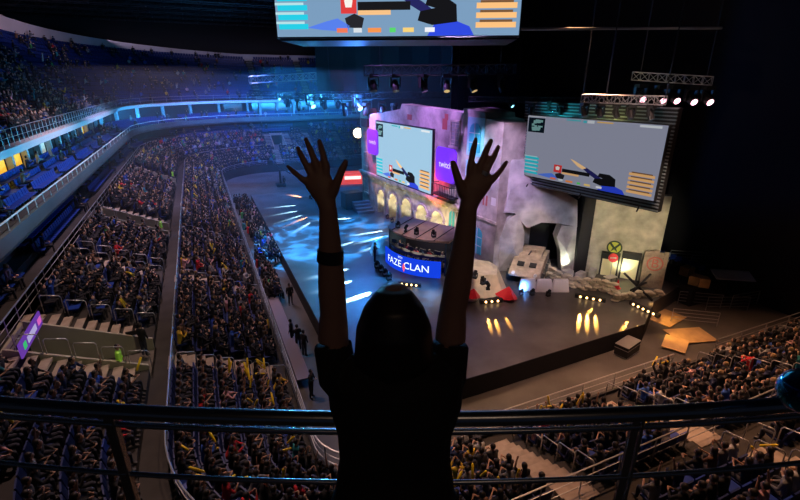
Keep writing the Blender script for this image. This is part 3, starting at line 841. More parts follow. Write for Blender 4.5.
# purple channel banners
def octagon_banner(wall, x, y, hw, hh, label, flat=1):
    u, z = wall.px(x, y, .5); mb = MB(); c = .28
    wall.slab(mb, [(u-hw+c, z-hh), (u+hw-c, z-hh), (u+hw, z-hh+c), (u+hw, z+hh-c), (u+hw-c, z+hh), (u-hw+c, z+hh), (u-hw, z+hh-c), (u-hw, z-hh+c)], .4, .52)
    o = mb.build('purple_sign', mat('purple_sign', (.16, .03, .62), .5, emit=.75), loc=wall.p(u, z, .45)); tag(o, label, 'sign', 'purple signs')
    t = MB(); add_text(t, 'twitch', hw*.52, lambda a, b: wall.p(u+a, z+b, .53)); t.build('lettering', glow((.9, .85, 1), 1.1), o)
octagon_banner(SW, 372.5, 142, 1.25, 1.35, 'purple eight-sided lit sign left of the facade screen')
octagon_banner(SW, 445.5, 165, 1.45, 1.45, 'purple eight-sided lit sign right of the facade screen')

# ------------------------------------------------------------------ LED screens showing the game
GREY = (.22, .30, .40)
def led_screen(name, label, O, U, V, W, H, s, group, bg, frame_m, border=.15, variant=0):
    """O lower left corner, U and V unit vectors, W x H size"""
    O = Vector(O); U = Vector(U).normalized(); V = Vector(V).normalized(); N = U.cross(V)
    root = empty(name, O+U*W/2+V*H/2, label, 'screen', group)
    pt = lambda u, v, d: O+U*(u*W)+V*(v*H)+N*d
    def quad(mb, u0, v0, u1, v1, d0, d1): mb.hexa([pt(u0, v0, d0), pt(u1, v0, d0), pt(u1, v1, d0), pt(u0, v1, d0)], [pt(u0, v0, d1), pt(u1, v0, d1), pt(u1, v1, d1), pt(u0, v1, d1)])
    def polyg(mb, pts, d0=.03, d1=.045): mb.hexa([pt(u, v, d0) for u, v in pts], [pt(u, v, d1) for u, v in pts])
    bx, by = border/W, border/H
    mb = MB(); quad(mb, -bx, -by, 1+bx, 1+by, -.35, -.02); mb.build('cabinet', frame_m, root)
    mb = MB(); quad(mb, 0, 0, 1, 1, -.02, .02); mb.build('picture', glow(bg, s), root)
    def el(nm, shapes, col, k=1.0, d=0): 
        m_ = MB()
        for sh in shapes:
            if len(sh) == 4 and not isinstance(sh[0], tuple): polyg(m_, [(sh[0], sh[1]), (sh[2], sh[1]), (sh[2], sh[3]), (sh[0], sh[3])], .03+d, .04+d)
            else: polyg(m_, sh, .03+d, .04+d)
        return m_.build(nm, glow(col, s*k), root)
    def tx(nm, items, col, k=1.0, d=.02):
        m_ = MB()
        for t_, u, v, sz in items: add_text(m_, t_, sz*H, lambda a, b: pt(u, v, .03+d)+U*a+V*b)
        return m_.build(nm, glow(col, s*k), root)
    cy, orr = (.02, .62, .80), (1.0, .55, .22)
    el('team_score_bar', [(.01+0, .05+i*.062, .135, .05+i*.062+.036) for i in range(5)], cy)
    el('team_score_bar', [(.0, .05+i*.062+.036, .12, .05+i*.062+.052) for i in range(5)], (.6, .95, 1), .8)
    el('opposing_score_bar', [(.825, .05+i*.062, .985, .05+i*.062+.036) for i in range(5)], orr)
    el('opposing_score_bar', [(.84, .05+i*.062+.036, .97, .05+i*.062+.052) for i in range(5)], (.25, .12, .05), .8)
    el('minimap', [(.01, .74, .155, .97)], (.004, .010, .018))
    r2 = random.Random(3); el('minimap_lines', [(.03+r2.random()*.09, .76+r2.random()*.15, 0, 0) for _ in range(0)]+[(lambda a, b: (a, b, a+.012+r2.random()*.03, b+.012+r2.random()*.04))(.02+r2.random()*.09, .76+r2.random()*.15) for _ in range(16)], (.25, .5, .5), .8, .01)
    el('score_header', [(.33, .965, .44, .985), (.46, .95, .485, .985)], (.05, .5, .6)); el('score_header', [(.56, .965, .67, .985)], (.8, .5, .15)); el('score_header', [(.49, .95, .54, .99)], (.7, .75, .8))
    el('score_card', [(.0, .985, .16, .995)], (.6, .62, .65)); el('round_bar', [(.84, .955, .97, .985)], (.8, .85, .9))
    # gloved hands, sleeves and a knife
    el('sleeve', [[(.19, .045), (.30, .03), (.31, .07), (.26, .12), (.21, .10), (.13, .06)]], (.10, .22, .85), 1)
    el('sleeve', [[(.63, 0), (.82, 0), (.80, .06), (.74, .10), (.66, .08)]], (.03, .07, .75), 1)
    el('glove', [[(.30, .06), (.36, .05), (.37, .12), (.33, .15), (.29, .12)]], (.02, .02, .025))
    el('glove', [[(.59, .10), (.65, .07), (.75, .09), (.745, .20), (.70, .25), (.63, .25), (.62, .20), (.66, .18), (.60, .16)]], (.008, .008, .01), 1, .01)
    el('knife_handle', [[(.50, .28), (.53, .30), (.61, .22), (.65, .17), (.61, .15), (.56, .20)]], (.02, .02, .12), 1, .005)
    el('knife_blade', [[(.40, .395), (.435, .375), (.51, .31), (.53, .29), (.50, .265), (.46, .30)]], (1.0, .62, .30), 1.1, .01)
    el('player_card', [(.345, .17, .56, .225)], (.01, .01, .012), 1, .012); el('player_card', [(.345, .14, .48, .17)], (.95, .55, .25), 1, .012)
    el('player_portrait', [(.275, .15, .34, .27)], (.75, .05, .05), 1, .015); el('player_portrait', [[(.295, .19), (.32, .19), (.325, .235), (.307, .25), (.29, .235)]], (.95, .9, .85), 1, .03)
    sp = [(.255, .30, (.9, .2, .1)), (.325, .36, (.7, .75, .8)), (.385, .44, (.95, .30, .08)), (.475, .50, (.1, .7, .15)), (.53, .575, (.95, .65, .2)), (.62, .66, (.9, .9, .95)), (.675, .72, (.9, .85, .95)), (.75, .79, (.85, .2, .2))]
    for i, (a, b, c) in enumerate(sp[:6]): el('sponsor_mark', [(a, .025, b, .055)], c, 1, .02)
    return root
Z_ = (0, 0, 1)
u0, z0 = 4.75, 4.9; u1, z1 = 15.7, 11.35
# facade screen: left to right along the wall
led_screen('led_screen', 'large screen set into the town facade between the purple signs', SW.p(u0, 4.75+.9, .25), SW.u, Z_, u1-u0, 5.75, .95, 'game screens', (.38, .62, .82), M['black'], .12)
pL = Vector((21.63, 27.66, 0)); pR = Vector((23.85, 16.97, 0)); SU = (pR-pL).normalized(); SN = Vector((SU.y, -SU.x, 0))
led = led_screen('led_screen', 'tilted-looking hung screen in a ribbed frame at the right of the stage', pL+SU*.72+Vector((0, 0, 8.95)), SU, Z_, 9.65, 4.25, .52, 'game screens', (.36, .38, .50), M['black'], .02)
fr = empty('screen_surround', pL+SU*5.45+Vector((0, 0, 11.3)), 'dark ribbed louvre surround behind the hung right screen', 'screen surround')
mb = MB(); c = pL+SU*5.25-SN*.72; mb.box((c.x, c.y, 11.15), (10.5, .5, 5.9), rz=math.atan2(SU.y, SU.x)); mb.build('back_panel', M['black'], fr)
ribm = mat('led_rib', (.20, .24, .27), .4, metal=.3)
mb = MB()
for i in range(30):
    z = 8.3+i*.199
    for a, b in (((-.0, .72), (10.3, 10.55)) if 8.95 < z < 13.2 else ((0, 10.55),)):
        p, q = pL+SU*a, pL+SU*b
        c = (p+q)/2-SN*.42; mb.box((c.x, c.y, z), ((q-p).length, .08, .07), rz=math.atan2(SU.y, SU.x))
mb.build('louvre', ribm, fr)
for a in (1.0, 5.4, 9.4):
    mb = MB(); c = pL+SU*a-SN*.6; mb.bar((c.x, c.y, 8.6), (c.x-.5, c.y-.2, 8.1), .05); mb.bar((c.x, c.y, 8.6), (c.x, c.y, 14.4), .03); mb.build('bracket', M['darkmetal'], fr)
# overhead cube
cl = at_d(278, 38, 24.5); cr = at_d(519, 31, 23.4); cr.z = cl.z; U_ = (cr-cl).normalized()
print('cube', cl, cr, (cr-cl).length)
Wc = (cr-cl).length
led_screen('led_screen', 'overhead cube screen hanging above the hall, its top out of the picture', cl+Vector((0, 0, .05)), U_, Z_, Wc, Wc*.5625, 1.0, 'game screens', (.20, .34, .52), M['black'], .08)
cb = MB(); nrm = Vector((U_.y, -U_.x, 0)); cen = (cl+cr)/2-nrm*2.6+Vector((0, 0, Wc*.28))
for k in range(4): pass
cb.box((cen.x, cen.y, cen.z), (Wc, 4.4, Wc*.5625+.2), rz=math.atan2(U_.y, U_.x)); 
for sx in (-.4, .4): cb.bar((cen.x+U_.x*Wc*sx, cen.y+U_.y*Wc*sx, cen.z), (cen.x+U_.x*Wc*sx, cen.y+U_.y*Wc*sx, 29.9), .06)
tag(cb.build('scoreboard_housing', M['black'], loc=cen), 'black housing behind the overhead screen, hung from the roof', 'scoreboard')

# black drape behind the set, side drape
dr = MB(); a = at_d(318, 95, 66); b = at_d(520, 95, 58); b2 = Vector((36.2, 43, 0))
pts = [(a.x, a.y)]+[(a.x+(b.x-a.x)*i/14, a.y+(b.y-a.y)*i/14+(.25 if i % 2 else -.25)) for i in range(1, 15)]
for p, q in zip(pts, pts[1:]): dr.hexa([(p[0], p[1], 14.1), (q[0], q[1], 14.1), (q[0], q[1]+.15, 14.1), (p[0], p[1]+.15, 14.1)], [(p[0], p[1], 27), (q[0], q[1], 27), (q[0], q[1]+.15, 27), (p[0], p[1]+.15, 27)])
tag(dr.build('black_drape', M['curtain'], loc=a), 'wide black drape hung high behind the stage set', 'drape')
dr = MB(); pts = [(23.2+i*.55, 41+.28*i+(.3 if i % 2 else -.3)) for i in range(25)]
for p, q in zip(pts, pts[1:]): dr.hexa([(p[0], p[1], 0.1), (q[0], q[1], 0.1), (q[0], q[1]+.15, 0.1), (p[0], p[1]+.15, 0.1)], [(p[0], p[1], 27), (q[0], q[1], 27), (q[0], q[1]+.15, 27), (p[0], p[1]+.15, 27)])
tag(dr.build('black_drape', M['curtain'], loc=(23.2, 41, 0)), 'floor-length black drape behind the hung right screen', 'drape')

# ------------------------------------------------------------------ rock cave, painted wall, doors
RK = Wall((20.6, 27.4), (26.3, 24.9), 1)
rk = empty('rock_cave_set', RK.p(3, SZ), 'faceted grey rock set piece with a dark cave mouth', 'stage set')
q = lambda x, y, d=0: RK.px(x, y, d)
def rock(pts, d0, d1, nm='rock_facet', tilt=None):
    m_ = MB(); uv = [q(x, y) for x, y in pts]
    c = (sum(u for u, z in uv)/len(uv), sum(z for u, z in uv)/len(uv))
    back = [RK.p(u, max(z, SZ), -.6) for u, z in uv]; ring = [RK.p(u, max(z, SZ), d) for (u, z), d in zip(uv, d0)]
    n = len(m_.v); k = len(uv); m_.v += back+ring+[RK.p(c[0], max(c[1], SZ), d1)]
    m_.face([n+i for i in range(k)][::-1])
    for i in range(k): j = (i+1) % k; m_.face((n+i, n+j, n+k+j, n+k+i)); m_.face((n+k+i, n+k+j, n+2*k))
    m_.build(nm, M['rock'], rk)
rock([(497, 277), (499, 238), (507, 218), (518, 212), (524, 232), (521, 262), (514, 275)], [.1, .2, .3, .3, .2, .2, .1], .7)
rock([(503, 212), (510, 190), (522, 182), (560, 190), (577, 200), (576, 226), (558, 222), (540, 221), (526, 227), (514, 212)], [.2, .2, .1, .1, .1, .3, .4, .4, .3, .3], .45)
rock([(576, 226), (572, 274), (560, 272), (559, 250), (555, 236), (560, 224)], [.2, .2, .3, .3, .4, .4], .6)
rock([(500, 215), (498, 188), (512, 160), (560, 160), (580, 196), (560, 192), (522, 184), (512, 192)], [.0, .0, .0, .0, .0, .0, .0, .0], .1)
mb = MB(); RK.rect(mb, .3, SZ, 5.7, 6.0, -2.6, -2.5); mb.build('cave_back', M['black'], rk)
pc = MB(); p = RK.px(579, 260); a = RK.p(p[0], 0, .15); pc.box((a.x, a.y, 5.2), (.9, .6, 8.0), rz=math.atan2(RK.u.y, RK.u.x))
tag(pc.build('black_column', M['darkmetal'], loc=(a.x, a.y, SZ), bevel=.03), 'dark square column between rock set and painted wall', 'column')
PW = Wall((26.6, 24.7), (30.1, 20.4), 1)
pw = empty('painted_set_wall', PW.p(2.8, SZ), 'weathered pale set wall with two lit doors under the hung screen', 'stage set')
mb = MB(); PW.rect(mb, -.3, SZ, PW.L-.35, 7.9, -.5, 0); mb.build('wall_panel', mat('aged_wall', (.50, .47, .38), .85, noise=.5, nscale=.9, bump=.3), pw)
def prect(x0, y0, x1, y1): a = PW.px(x0, y0); b = PW.px(x1, y1); return a[0], b[1], b[0], a[1]
warm = mat('lit_door', (.85, .80, .55), .5)
for x0, x1, yb in ((601.5, 617, 279), (622, 638, 283)):
    u0, _ = PW.px(x0, 265); u1, _ = PW.px(x1, 265); _, zt = PW.px(x0, 256)
    k = MB(); PW.rect(k, u0, SZ+.02, u1, zt, .0, .08); d = k.build('lit_door', warm, pw)
    k = MB(); PW.rect(k, u0-.12, SZ+.02, u0, zt+.12, 0, .14); PW.rect(k, u1, SZ+.02, u1+.12, zt+.12, 0, .14); PW.rect(k, u0-.12, zt, u1+.12, zt+.45, 0, .5); k.build('door_frame', M['darkmetal'], d)
# round green emblem
eu, ez = PW.px(614.5, 247.5); er = .55
k = MB(); n = 20
for i in range(n):
    a0, a1 = 2*PI*i/n, 2*PI*(i+1)/n
    PW.slab(k, [(eu+er*math.cos(a0), ez+er*math.sin(a0)), (eu+er*math.cos(a1), ez+er*math.sin(a1)), (eu+.8*er*math.cos(a1), ez+.8*er*math.sin(a1)), (eu+.8*er*math.cos(a0), ez+.8*er*math.sin(a0))], .0, .02)
PW.slab(k, [(eu-.42, ez+.30), (eu-.30, ez+.40), (eu, ez+.05), (eu+.30, ez+.40), (eu+.42, ez+.30), (eu+.12, ez-.05), (eu+.25, ez-.35), (eu, ez-.15), (eu-.25, ez-.35), (eu-.12, ez-.05)], .0, .02)
k.build('round_emblem', mat('green_ink', (.03, .06, .02), .6), pw)
k = MB(); PW.slab(k, [(eu+er*.8*math.cos(2*PI*i/16), ez+er*.8*math.sin(2*PI*i/16)) for i in range(16)], .0, .01); k.build('emblem_disc', mat('yellow_green', (.55, .60, .08), .6), pw)
# B panel
BP = Wall((28.4, 20.75), (29.5, 19.7), 1)
k = MB()
for i in range(5): BP.rect(k, i*.31, SZ, i*.31+.29, 4.0+.08*((i*7) % 3), -.08, 0)
bo = k.build('site_board', M['wood'], loc=BP.p(.75, SZ)); tag(bo, 'upright plank board with red letter in a circle', 'board')
k = MB(); n = 20
for i in range(n):
    a0, a1 = 2*PI*i/n, 2*PI*(i+1)/n; R0, R1 = .55, .45
    BP.slab(k, [(.76+R0*math.cos(a0), 3.1+R0*math.sin(a0)), (.76+R0*math.cos(a1), 3.1+R0*math.sin(a1)), (.76+R1*math.cos(a1), 3.1+R1*math.sin(a1)), (.76+R1*math.cos(a0), 3.1+R1*math.sin(a0))], .0, .02)
add_text(k, 'B', .95, lambda x, y: BP.p(.76+x, 3.1+y, .02)); k.build('red_letter', M['redpaint'], bo)

# ------------------------------------------------------------------ player desk
DK = Wall((13.0, 32.9), (15.5, 27.9), 1)
dk = empty('player_booth', (14.9, 30.6, SZ), 'curved player booth with blue lettered front and tan roof', 'booth')
def curve(u, bow=.9): s_ = u/DK.L; return DK.p(u, 0, bow*4*s_*(1-s_))
def strip(mb, z0, z1, d=0, th=.15, uo=0, bow=.9, n=16):
    for i in range(n):
        a, b = -uo+(DK.L+2*uo)*i/n, -uo+(DK.L+2*uo)*(i+1)/n
        ca = curve(a, bow)+DK.n*d; cb_ = curve(b, bow)+DK.n*d
        mb.hexa([up(ca, z0), up(cb_, z0), up(cb_-DK.n*th, z0), up(ca-DK.n*th, z0)], [up(ca, z1), up(cb_, z1), up(cb_-DK.n*th, z1), up(ca-DK.n*th, z1)])
mb = MB(); strip(mb, SZ, 2.55); fp = mb.build('front_screen', glow((.008, .06, .85), .9), dk)
mb = MB(); add_text(mb, 'FAZE CLAN', .82, lambda x, y: curve(DK.L/2+x)+DK.n*.03+Vector((0, 0, 1.86+y))); mb.build('lettering', glow((.75, .88, 1), 1.5), fp)
mb = MB(); add_text(mb, 'BO3', .26, lambda x, y: curve(DK.L/2+x-.4)+DK.n*.03+Vector((0, 0, 2.42+y))); mb.build('lettering', glow((.75, .88, 1), 1.3), fp)
mb = MB(); 
for i in range(5): 
    w_ = [.05, .14, .2, .14, .07][i]; p = curve(DK.L/2)+DK.n*.05+Vector((0, 0, 1.4+i*.14)); mb.box(tuple(p), (w_*1.4, .02, .12), rz=math.atan2(DK.u.y, DK.u.x))
mb.build('red_emblem', glow((1, .12, .12), 1.1), fp)
mb = MB(); strip(mb, 2.55, 2.75, -.6, .5); mb.build('desk_top', M['black'], dk)
mb = MB(); a = DK.p(-.1, 0, -2.8); b = DK.p(DK.L+.1, 0, -2.8)
mb.hexa([up(a, SZ), up(b, SZ), up(b-DK.n*.15, SZ), up(a-DK.n*.15, SZ)], [up(a, 4.4), up(b, 4.4), up(b-DK.n*.15, 4.4), up(a-DK.n*.15, 4.4)])
mb.build('back_wall', M['black'], dk)
for uu in (-.1, DK.L+.02):
    mb = MB(); a = DK.p(uu, 0, -2.8); b = DK.p(uu, 0, -.6); mb.hexa([up(a, SZ), up(b, SZ), up(b+DK.u*.08, SZ), up(a+DK.u*.08, SZ)], [up(a, 4.2), up(b, 3.9), up(b+DK.u*.08, 3.9), up(a+DK.u*.08, 4.2)]); mb.build('side_panel', mat('tinted_panel', (.03, .05, .07), .2), dk)
mb = MB(); n = 14
for i in range(n):
    a, b = -.3+(DK.L+.6)*i/n, -.3+(DK.L+.6)*(i+1)/n; ca = curve(a)-DK.n*.5; cb_ = curve(b)-DK.n*.5; da = DK.p(a, 0, -2.9); db = DK.p(b, 0, -2.9)
    mb.hexa([up(ca, 3.95), up(cb_, 3.95), up(db, 4.35), up(da, 4.35)], [up(ca, 4.1), up(cb_, 4.1), up(db, 4.5), up(da, 4.5)])
rf = mb.build('roof', M['roofwood'], dk)
mb = MB()
for i in range(4):
    u_ = DK.L*(i+.5)/4; a = curve(u_)-DK.n*.5; b = DK.p(u_, 0, -2.9); mb.bar(up(a, 4.12), up(b, 4.53), .03)
mb.build('roof_seam', M['darkmetal'], rf)
def moving_head(loc, label, group, hang=False, up_=1, size=1.0, rz=0, lens=None, tilt=.6):
    s_ = -1 if hang else 1
    r = empty('moving_light', loc, label, 'stage light', group, rz)
    S = size
    def lb(fn, nm, m): k = MB(); fn(k); me = k.mesh(nm, m); o = bpy.data.objects.new(nm, me); COL.objects.link(o); o.parent = r
    lb(lambda k: k.box((0, 0, s_*.06*S), (.30*S, .26*S, .12*S)), 'base', M['black'])
    lb(lambda k: (k.box((-.17*S, 0, s_*.27*S), (.05*S, .12*S, .34*S)), k.box((.17*S, 0, s_*.27*S), (.05*S, .12*S, .34*S)), k.bar((-.19*S, 0, s_*.36*S), (.19*S, 0, s_*.36*S), .03*S)), 'yoke', M['black'])
    d = Vector((0, -math.sin(tilt), s_*math.cos(tilt)))
    c = Vector((0, 0, s_*.36*S))
    lb(lambda k: k.tube([c-d*.17*S, c-d*.1*S, c+d*.12*S, c+d*.22*S], [.08*S, .12*S, .13*S, .12*S], 10), 'head', M['black'])
    lb(lambda k: k.tube([c+d*.221*S, c+d*.23*S], [.10*S, .10*S], 10), 'lens', lens or M['winglass'])
    return r
for i, u_ in enumerate((1.0, 2.1, 3.2, 4.6)):
    p = curve(u_)-DK.n*(1.0+.0*i); moving_head((p.x, p.y, 4.25), 'black moving light on the tan booth roof, %s from the left' % nth(i), 'booth roof lights', rz=i)
# monitors and players
for i in range(5):
    u_ = .6+i*(DK.L-1.2)/4; c = curve(u_)-DK.n*.85; rz = math.atan2(DK.u.y, DK.u.x)
    r = empty('monitor', (c.x, c.y, 2.75), 'thin dark game monitor on booth desk, %s from the left' % nth(i), 'monitor', 'booth monitors', rz)
    k = MB(); k.box((0, 0, .27), (.55, .04, .33)); me = k.mesh('screen_case', M['black']); o = bpy.data.objects.new('screen_case', me); COL.objects.link(o); o.parent = r
    k = MB(); k.box((0, 0, .06), (.06, .04, .12)); k.box((0, 0, .01), (.25, .18, .02)); me = k.mesh('stand', M['black']); o = bpy.data.objects.new('stand', me); COL.objects.link(o); o.parent = r
    c = curve(u_)-DK.n*1.75
    copy_tree(PERSON[0 if i % 2 else 3], Vector((c.x, c.y, 1.62)), facing(-DK.n), None, 'player in %s shirt seated in the booth, %s from the left' % (('white', 'dark red', 'red', 'dark red', 'white')[i], nth(i)), 'booth players', ((.5, .5, .5, 1), (.4, .03, .04, 1), (.5, .05, .05, 1), (.4, .03, .04, 1), (.5, .45, .4, 1))[i])
    k = MB(); k.box((c.x, c.y, 1.40), (.5, .5, .42)); k.box((c.x+.30, c.y+.05, 2.1), (.08, .46, .95)); tag(k.build('player_chair', M['black'], loc=(c.x, c.y, SZ), bevel=.04), 'black player chair under the booth roof, %s from the left' % nth(i), 'chair', 'booth chairs')

# pale cloth covered second booth with lamps
mo = empty('pale_booth_roof', (17.6, 25.6, SZ), 'low cream cloth covered booth near the tower foot', 'booth')
ring = [(x-.7, y+.1) for x, y in [(15.9, 25.9), (16.2, 24.4), (17.4, 23.5), (18.9, 23.3), (19.9, 24.3), (20.1, 26.2), (19.6, 27.2), (17.5, 28.2)]]
ringt = [(x-.7, y+.1) for x, y in [(16.3, 25.9), (16.7, 24.9), (17.6, 24.2), (18.7, 24.0), (19.3, 24.8), (19.5, 26.1), (19.1, 26.9), (17.6, 27.7)]]
mb = MB(); mb.hexa([(x, y, SZ+.02) for x, y in ring], [(x, y, 2.6+.25*((i*5) % 3)/2) for i, (x, y) in enumerate(ringt)]); mb.build('cloth_cover', M['cream'], mo)
for i, (x, y) in enumerate(((469, 270), (475, 276), (483, 282), (488, 287))):
    p = at_z(x, y, 2.85); moving_head((p.x, p.y, 2.68), 'black moving light on the cream booth, %s from the left' % nth(i), 'cream booth lights', rz=1.2+i)
def crystal(loc, s_, label, m):
    mb = MB(); n = 7; x, y, z = loc
    rg = [(x+s_*math.cos(2*PI*i/n)*(1 if i % 2 else .7), y+s_*math.sin(2*PI*i/n)*(1 if i % 2 else .7), z+.05+(.25*s_ if i % 2 else 0)) for i in range(n)]
    mb.v = [(p[0], p[1], p[2]) for p in rg]+[(x, y, z+s_*.95), (x, y, z)]
    for i in range(n): j = (i+1) % n; mb.face((i, j, n)); mb.face((j, i, n+1))
    tag(mb.build('red_canopy', m, loc=loc), label, 'canopy', 'red canopies')
p = at_z(475, 292, 1.9); crystal((p.x-.3, p.y-.3, 1.7), .7, 'small red peaked canopy in front of the cream booth', M['redcloth'])
p = at_z(508, 298, 1.2); crystal((p.x, p.y, 1.22), .95, 'large crimson folded canopy in front of the armoured vehicle', M['redcloth'])
p = at_z(471, 301, 1.2); mb = MB(); mb.ball((p.x, p.y, 1.5), (.5, .5, .32), 12, 6); tag(mb.build('white_dome', M['paper'], loc=(p.x, p.y, 1.22), smooth=True), 'white rounded dome under the small red canopy', 'dome')

# armoured vehicle
F0 = Vector((20.7, 24.4, SZ)); B0 = Vector((24.1, 27.4, SZ)); fw = (F0-B0).normalized(); ang = math.atan2(fw.y, fw.x)
ap = empty('armoured_vehicle', (F0+B0)/2, 'tan armoured personnel carrier with boat-shaped nose facing the audience', 'vehicle')
mt = lambda x, y, z: (F0+B0)/2+fw*x+Vector((-fw.y, fw.x, 0))*y+Vector((0, 0, z))
L2, W2 = 2.5, 1.15
mb = MB()
prof = [(-L2, .5), (-L2, 1.35), (.7, 1.45), (L2*.86, 1.0), (L2, .75), (L2*.75, .4)]
mb.hexa([mt(x, -W2, z) for x, z in prof], [mt(x, W2, z) for x, z in prof]); mb.build('hull', M['tan'], ap, bevel=.06)
mb = MB(); ps = [(-L2*.9, 1.35), (-L2*.9, 1.65), (-.1, 1.72), (.5, 1.42)]; mb.hexa([mt(x, -.85, z) for x, z in ps], [mt(x, .85, z) for x, z in ps]); mb.build('upper_deck', M['tan'], ap, bevel=.05)
for sx in (-1.7, -.6, .5, 1.5):
    for sy in (-1, 1):
        mb = MB(); mb.tube([mt(sx, sy*(W2-.05), .42), mt(sx, sy*(W2+.22), .42)], .42, 14); w = mb.build('wheel', M['black'], ap)
        mb = MB(); mb.tube([mt(sx, sy*(W2+.2), .42), mt(sx, sy*(W2+.25), .42)], .2, 10); mb.build('hub', M['tan'], w)
for sy in (-.45, .45):
    mb = MB(); mb.box(tuple(mt(1.35, sy, 1.30)), (.5, .5, .1), rz=ang, ry=.28); mb.build('hatch', M['black'], ap)
for sy in (-.8, .8):
    mb = MB(); mb.tube([mt(2.2, sy, .9), mt(2.42, sy, .9)], .12, 10); mb.build('headlight', M['paper'], ap)
mb = MB(); mb.tube([mt(-.6, 0, 1.65), mt(-.6, 0, 1.95)], [.5, .38], 10); mb.build('turret', M['tan'], ap)
mb = MB(); mb.bar(mt(-.3, 0, 1.85), mt(.9, 0, 1.95), .05); mb.build('gun_barrel', M['darkmetal'], ap)

# concrete blocks, sandbags, hedgehogs
def hedgehog(x, y, z, s_, label):
    mb = MB(); c = Vector((x, y, z+s_*.62))
    for d in ((1, 0, .75), (-.5, .86, .75), (-.5, -.86, .75)):
        d = Vector(d).normalized()*s_; mb.bar(c-d, c+d, .08, 4)
    tag(mb.build('steel_hedgehog', M['darkmetal'], loc=(x, y, z)), label, 'barricade', 'steel hedgehogs')
p = at_z(500, 262, SZ); hedgehog(p.x, p.y, SZ, 1.0, 'crossed beam steel hedgehog at the tower foot')
p = at_z(636, 297, SZ); hedgehog(p.x, p.y, SZ, 1.3, 'crossed beam steel hedgehog in front of the plank board')
for i, (x, y) in enumerate(((527, 290), (543, 291), (559.5, 291))):
    p = at_z(x, y, SZ); mb = MB(); r_ = Vector((.917, -.4)); f_ = Vector((.4, .917))
    def pp(a, b): return (p.x+r_.x*a+f_.x*b, p.y+r_.y*a+f_.y*b)
    w1, w2 = .62, .5
    mb.hexa([(*pp(-w1, -.28), SZ+.01), (*pp(w1, -.28), SZ+.01), (*pp(w1, .28), SZ+.01), (*pp(-w1, .28), SZ+.01)], [(*pp(-w2, -.1), SZ+.95), (*pp(w2, -.1), SZ+.95), (*pp(w2, .1), SZ+.95), (*pp(-w2, .1), SZ+.95)])
    tag(mb.build('barrier_block', M['paper'], loc=(p.x, p.y, SZ), bevel=.04), 'pale tapered barrier block before the vehicle, %s of three from the left' % nth(i), 'barrier', 'pale barrier blocks')
bag = MB()
bag.ball((0, 0, .11), (.33, .21, .12), 12, 6)
bag0 = None; nb = 0
def sandrow(path, layers, where):
    global bag0, nb
    for l in range(layers):
        for (x0, y0), (x1, y1) in zip(path, path[1:]):
            d = math.hypot(x1-x0, y1-y0); n = max(1, int(round(d/.62)))
            for i in range(n):
                f = (i+.3+.4*(l % 2))/n; loc = (x0+(x1-x0)*f+R.uniform(-.06, .06), y0+(y1-y0)*f+R.uniform(-.06, .06)-.06*l, SZ+.0+.2*l)
                rz = math.atan2(y1-y0, x1-x0)+R.uniform(-.2, .2)
                if bag0 is None:
                    bag0 = bag.build('sandbag', M['sand'], smooth=True); c = bag0
                else: c = bag0.copy(); COL.objects.link(c)
                c.location = loc; c.rotation_euler = (R.uniform(-.1, .1), R.uniform(-.1, .1), rz)
                tag(c, 'tan sandbag, %s, %s layer, %s placed from left end' % (where, nth(l), nth(nb % 100)), 'sandbag', 'sandbags on the stage'); nb += 1
A_ = [at_z(x, y, SZ) for x, y in ((545, 274), (562, 284), (580, 290), (600, 291), (617, 296))]
nb = 0; sandrow([(v.x, v.y) for v in A_], 2, 'left sandbag wall')
nb = 0; sandrow([(v.x+.2, v.y+.55) for v in A_], 4, 'back of the left sandbag wall')
A_ = [at_z(x, y, SZ) for x, y in ((612, 301), (625, 300), (642, 297), (662, 297))]
nb = 0; sandrow([(v.x, v.y) for v in A_], 3, 'right sandbag wall')
for i, (x, y) in enumerate(((567, 277), (580, 279), (592, 276))):
    p = at_z(x, y, SZ); mb = MB(); mb.box((p.x, p.y, SZ+.3), (.8, .5, .58), rz=.3*i); tag(mb.build('rubble_block', M['rock'], loc=(p.x, p.y, SZ), bevel=.05), 'grey rubble block behind the sandbags, %s from the left' % nth(i), 'rubble', 'rubble blocks')
# small table, round red sign
p = at_z(609, 286, SZ); t_ = empty('small_table', p, 'small white folding table before the lit doors', 'table')
mb = MB(); mb.box((p.x, p.y, SZ+.75), (.9, .5, .05)); mb.build('tabletop', M['paper'], t_)
for a, b in ((-1, -1), (1, -1), (1, 1), (-1, 1)):
    mb = MB(); mb.bar((p.x+a*.38, p.y+b*.2, SZ+.01), (p.x+a*.38, p.y+b*.2, SZ+.74), .02); mb.build('leg', M['darkmetal'], t_)
p = at_z(609, 281, SZ); t_ = empty('round_sign', p, 'round red sign with white bar on a thin post', 'sign')
mb = MB(); mb.bar((p.x, p.y, SZ), (p.x, p.y, SZ+1.9), .03); mb.build('post', M['steel'], t_)
n_ = Vector((-.55, -.8, .25)).normalized(); mb = MB(); c = p+Vector((0, 0, 1.9)); mb.tube([c, c+n_*.04], .34, 20); dsc = mb.build('disc', M['redcloth'], t_)
mb = MB(); c2 = c+n_*.05; mb.box(tuple(c2), (.42, .02, .1), rz=-.6); mb.build('white_bar', M['paper'], dsc)
p = at_z(617, 288, SZ); mb = MB(); mb.tube([(p.x, p.y, SZ+.01), (p.x, p.y, SZ+.06), (p.x, p.y, SZ+.65)], [.28, .17, .03], 12); tag(mb.build('traffic_cone', M['redcloth'], loc=p), 'small red cone beside the folding table', 'cone')

